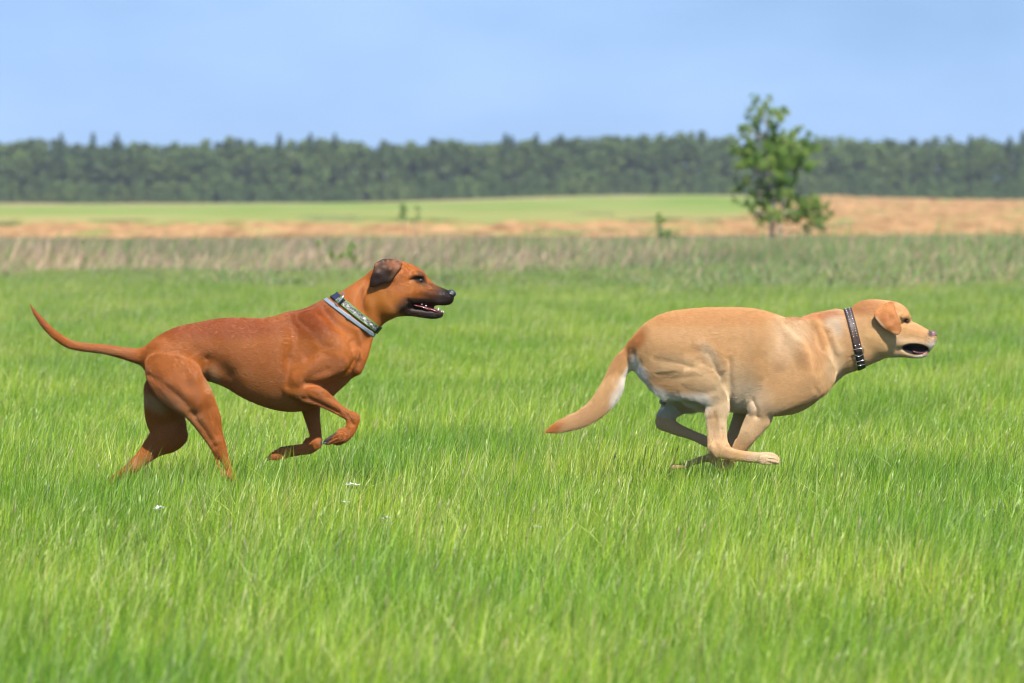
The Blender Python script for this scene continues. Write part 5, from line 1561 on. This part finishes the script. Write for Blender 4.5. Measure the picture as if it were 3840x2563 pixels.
for (x0, y0, x1, y1, yy) in ((1790, 1340, 1808, 1352, NH - .024), (1798, 1332, 1816, 1346, NH - .008), (1798, 1328, 1816, 1342, NH + .008)):
    (a0, a1_), (b0, b1_) = cC([(x0, y0), (x1, y1)])
    claw([(a0, a1_, YL + yy), (b0, b1_, YL + yy)], LD, lb_loc, .0024)
AP = np.concatenate([P, EP]); AQ = np.concatenate([Q, EQ + len(P)])
efl = np.tile([[.30, 0, -.95]], (len(EP), 1))
AC = np.concatenate([C * 1.04, EC]); AL = np.concatenate([ln, np.full(len(EP), .0042)])
mouth = ((sx - cF([(1590, 0)])[0][0]) * 5.2275 / 290) ** 2 + ((sy - cF([(0, 1098)])[0][1]) * 5.2275 / 112) ** 2 < 1
eyez = np.hypot(sx - cF([(1418, 545)])[0][0], sy - cF([(1418, 545)])[0][1]) < 8
bare = np.hypot(sx - cC([(950, 905)])[0][0], sy - cC([(950, 905)])[0][1]) < 24
DW = np.concatenate([np.where(mouth | eyez | bare, 0, vis) * (1 + .6 * tail), np.full(len(EP), .6)])
AFL = np.concatenate([fl, efl])
grow_fur("fur", LD, lb_loc, AP, AQ, AFL, AC, DW, AL, 260000, .00028, .27, fml, 2, jit=.30)
# collar of the yellow dog
leather = simple_mat("dark_brown_leather", (0.050, 0.028, 0.022), .5, noise=.35, scale=90, bump=.5)
brass = simple_mat("worn_brass_studs", (0.80, 0.66, 0.36), .25, metal=1.0)
top_, bot_ = cF([(255, 330), (530, 1490)])
fr = band(bvh, top_, bot_, YL, .028, 0, 0)
V_, F_ = strap_mesh(fr, .027, .001, .0045)
col_o = part("collar", V_, F_, leather, LD, lb_loc, label="dark brown studded leather collar")
stud0 = None
for i in range(13):
    for s_ in (-1, 1):
        a = .10 + i * .108
        p_, dv_, tg_, w_ = on_strap(fr, a, s_ * .0058, .0052)
        if stud0 is None:
            V_, F_ = ball((0, 0, 0), .0021, nu=8, nv=5)
            stud0 = new_mesh("stud", V_, F_, steel); stud1 = new_mesh("stud", V_, F_, brass)
        mesh_obj("stud", stud1 if i > 8 else stud0, col_o, tuple(p_ - np.array(lb_loc)))
for s_ in (-1, 1):
    p_, dv_, tg_, w_ = on_strap(fr, 1.80, s_ * .0075, .0052)
    mesh_obj("rivet", stud0, col_o, tuple(p_ - np.array(lb_loc))).scale = (1.4, 1.4, 1.4)
V_, F_ = strap_mesh(fr, .024, .0045, .004, a0=1.72, a1=2.12); sub("ring_loop", V_, F_, leather, col_o, lb_loc)
pc_, dv_, tg_, w_ = on_strap(fr, 2.06, 0, .012)
dp = []
for q in np.linspace(0, math.pi, 14): dp.append(pc_ + w_ * math.cos(q) * .0165 + tg_ * math.sin(q) * .017)
dp += [pc_ - w_ * .0165 - tg_ * .012, pc_ + w_ * .0165 - tg_ * .012]
V_, F_ = ring_tube(dp, .0017); sub("ring", V_, F_, steel, col_o, lb_loc)
V_, F_ = strap_mesh(fr, .025, .0045, .004, a0=2.28, a1=3.0); sub("strap_end", V_, F_, leather, col_o, lb_loc)
pc_, dv_, tg_, w_ = on_strap(fr, 2.52, 0, .011)
bp_ = []
for (u_, v_) in ((-1, -1), (0, -1.05), (1, -1), (1.05, 0), (1, 1), (0, 1.05), (-1, 1), (-1.05, 0)):
    bp_.append(pc_ + w_ * u_ * .0155 + tg_ * v_ * .0125)
V_, F_ = ring_tube(bp_, .0018); bk = sub("buckle", V_, F_, steel, col_o, lb_loc)


# ------------------------------------------------------------------ haze
hz_m = bpy.data.materials.new("haze"); hz_m.use_nodes = True
n, l = hz_m.node_tree.nodes, hz_m.node_tree.links
n.clear()
o_ = n.new("ShaderNodeOutputMaterial"); pv = n.new("ShaderNodeVolumePrincipled")
pv.inputs["Color"].default_value = (0.86, 0.92, 1.0, 1)
pv.inputs["Density"].default_value = 0.00012
pv.inputs["Anisotropy"].default_value = 0.2
l.new(pv.outputs[0], o_.inputs["Volume"])
bx = np.array([(x, y, z) for z in (-4.0, 26.0) for (x, y) in ((-2500, -80), (2500, -80), (2500, 2500), (-2500, 2500))], float)
hz = mesh_obj("haze", new_mesh("haze", bx, [(0, 3, 2, 1), (4, 5, 6, 7), (0, 1, 5, 4), (1, 2, 6, 5), (2, 3, 7, 6), (3, 0, 4, 7)], hz_m, False))
props(hz, "thin pale summer haze over the field", None, None, "stuff")
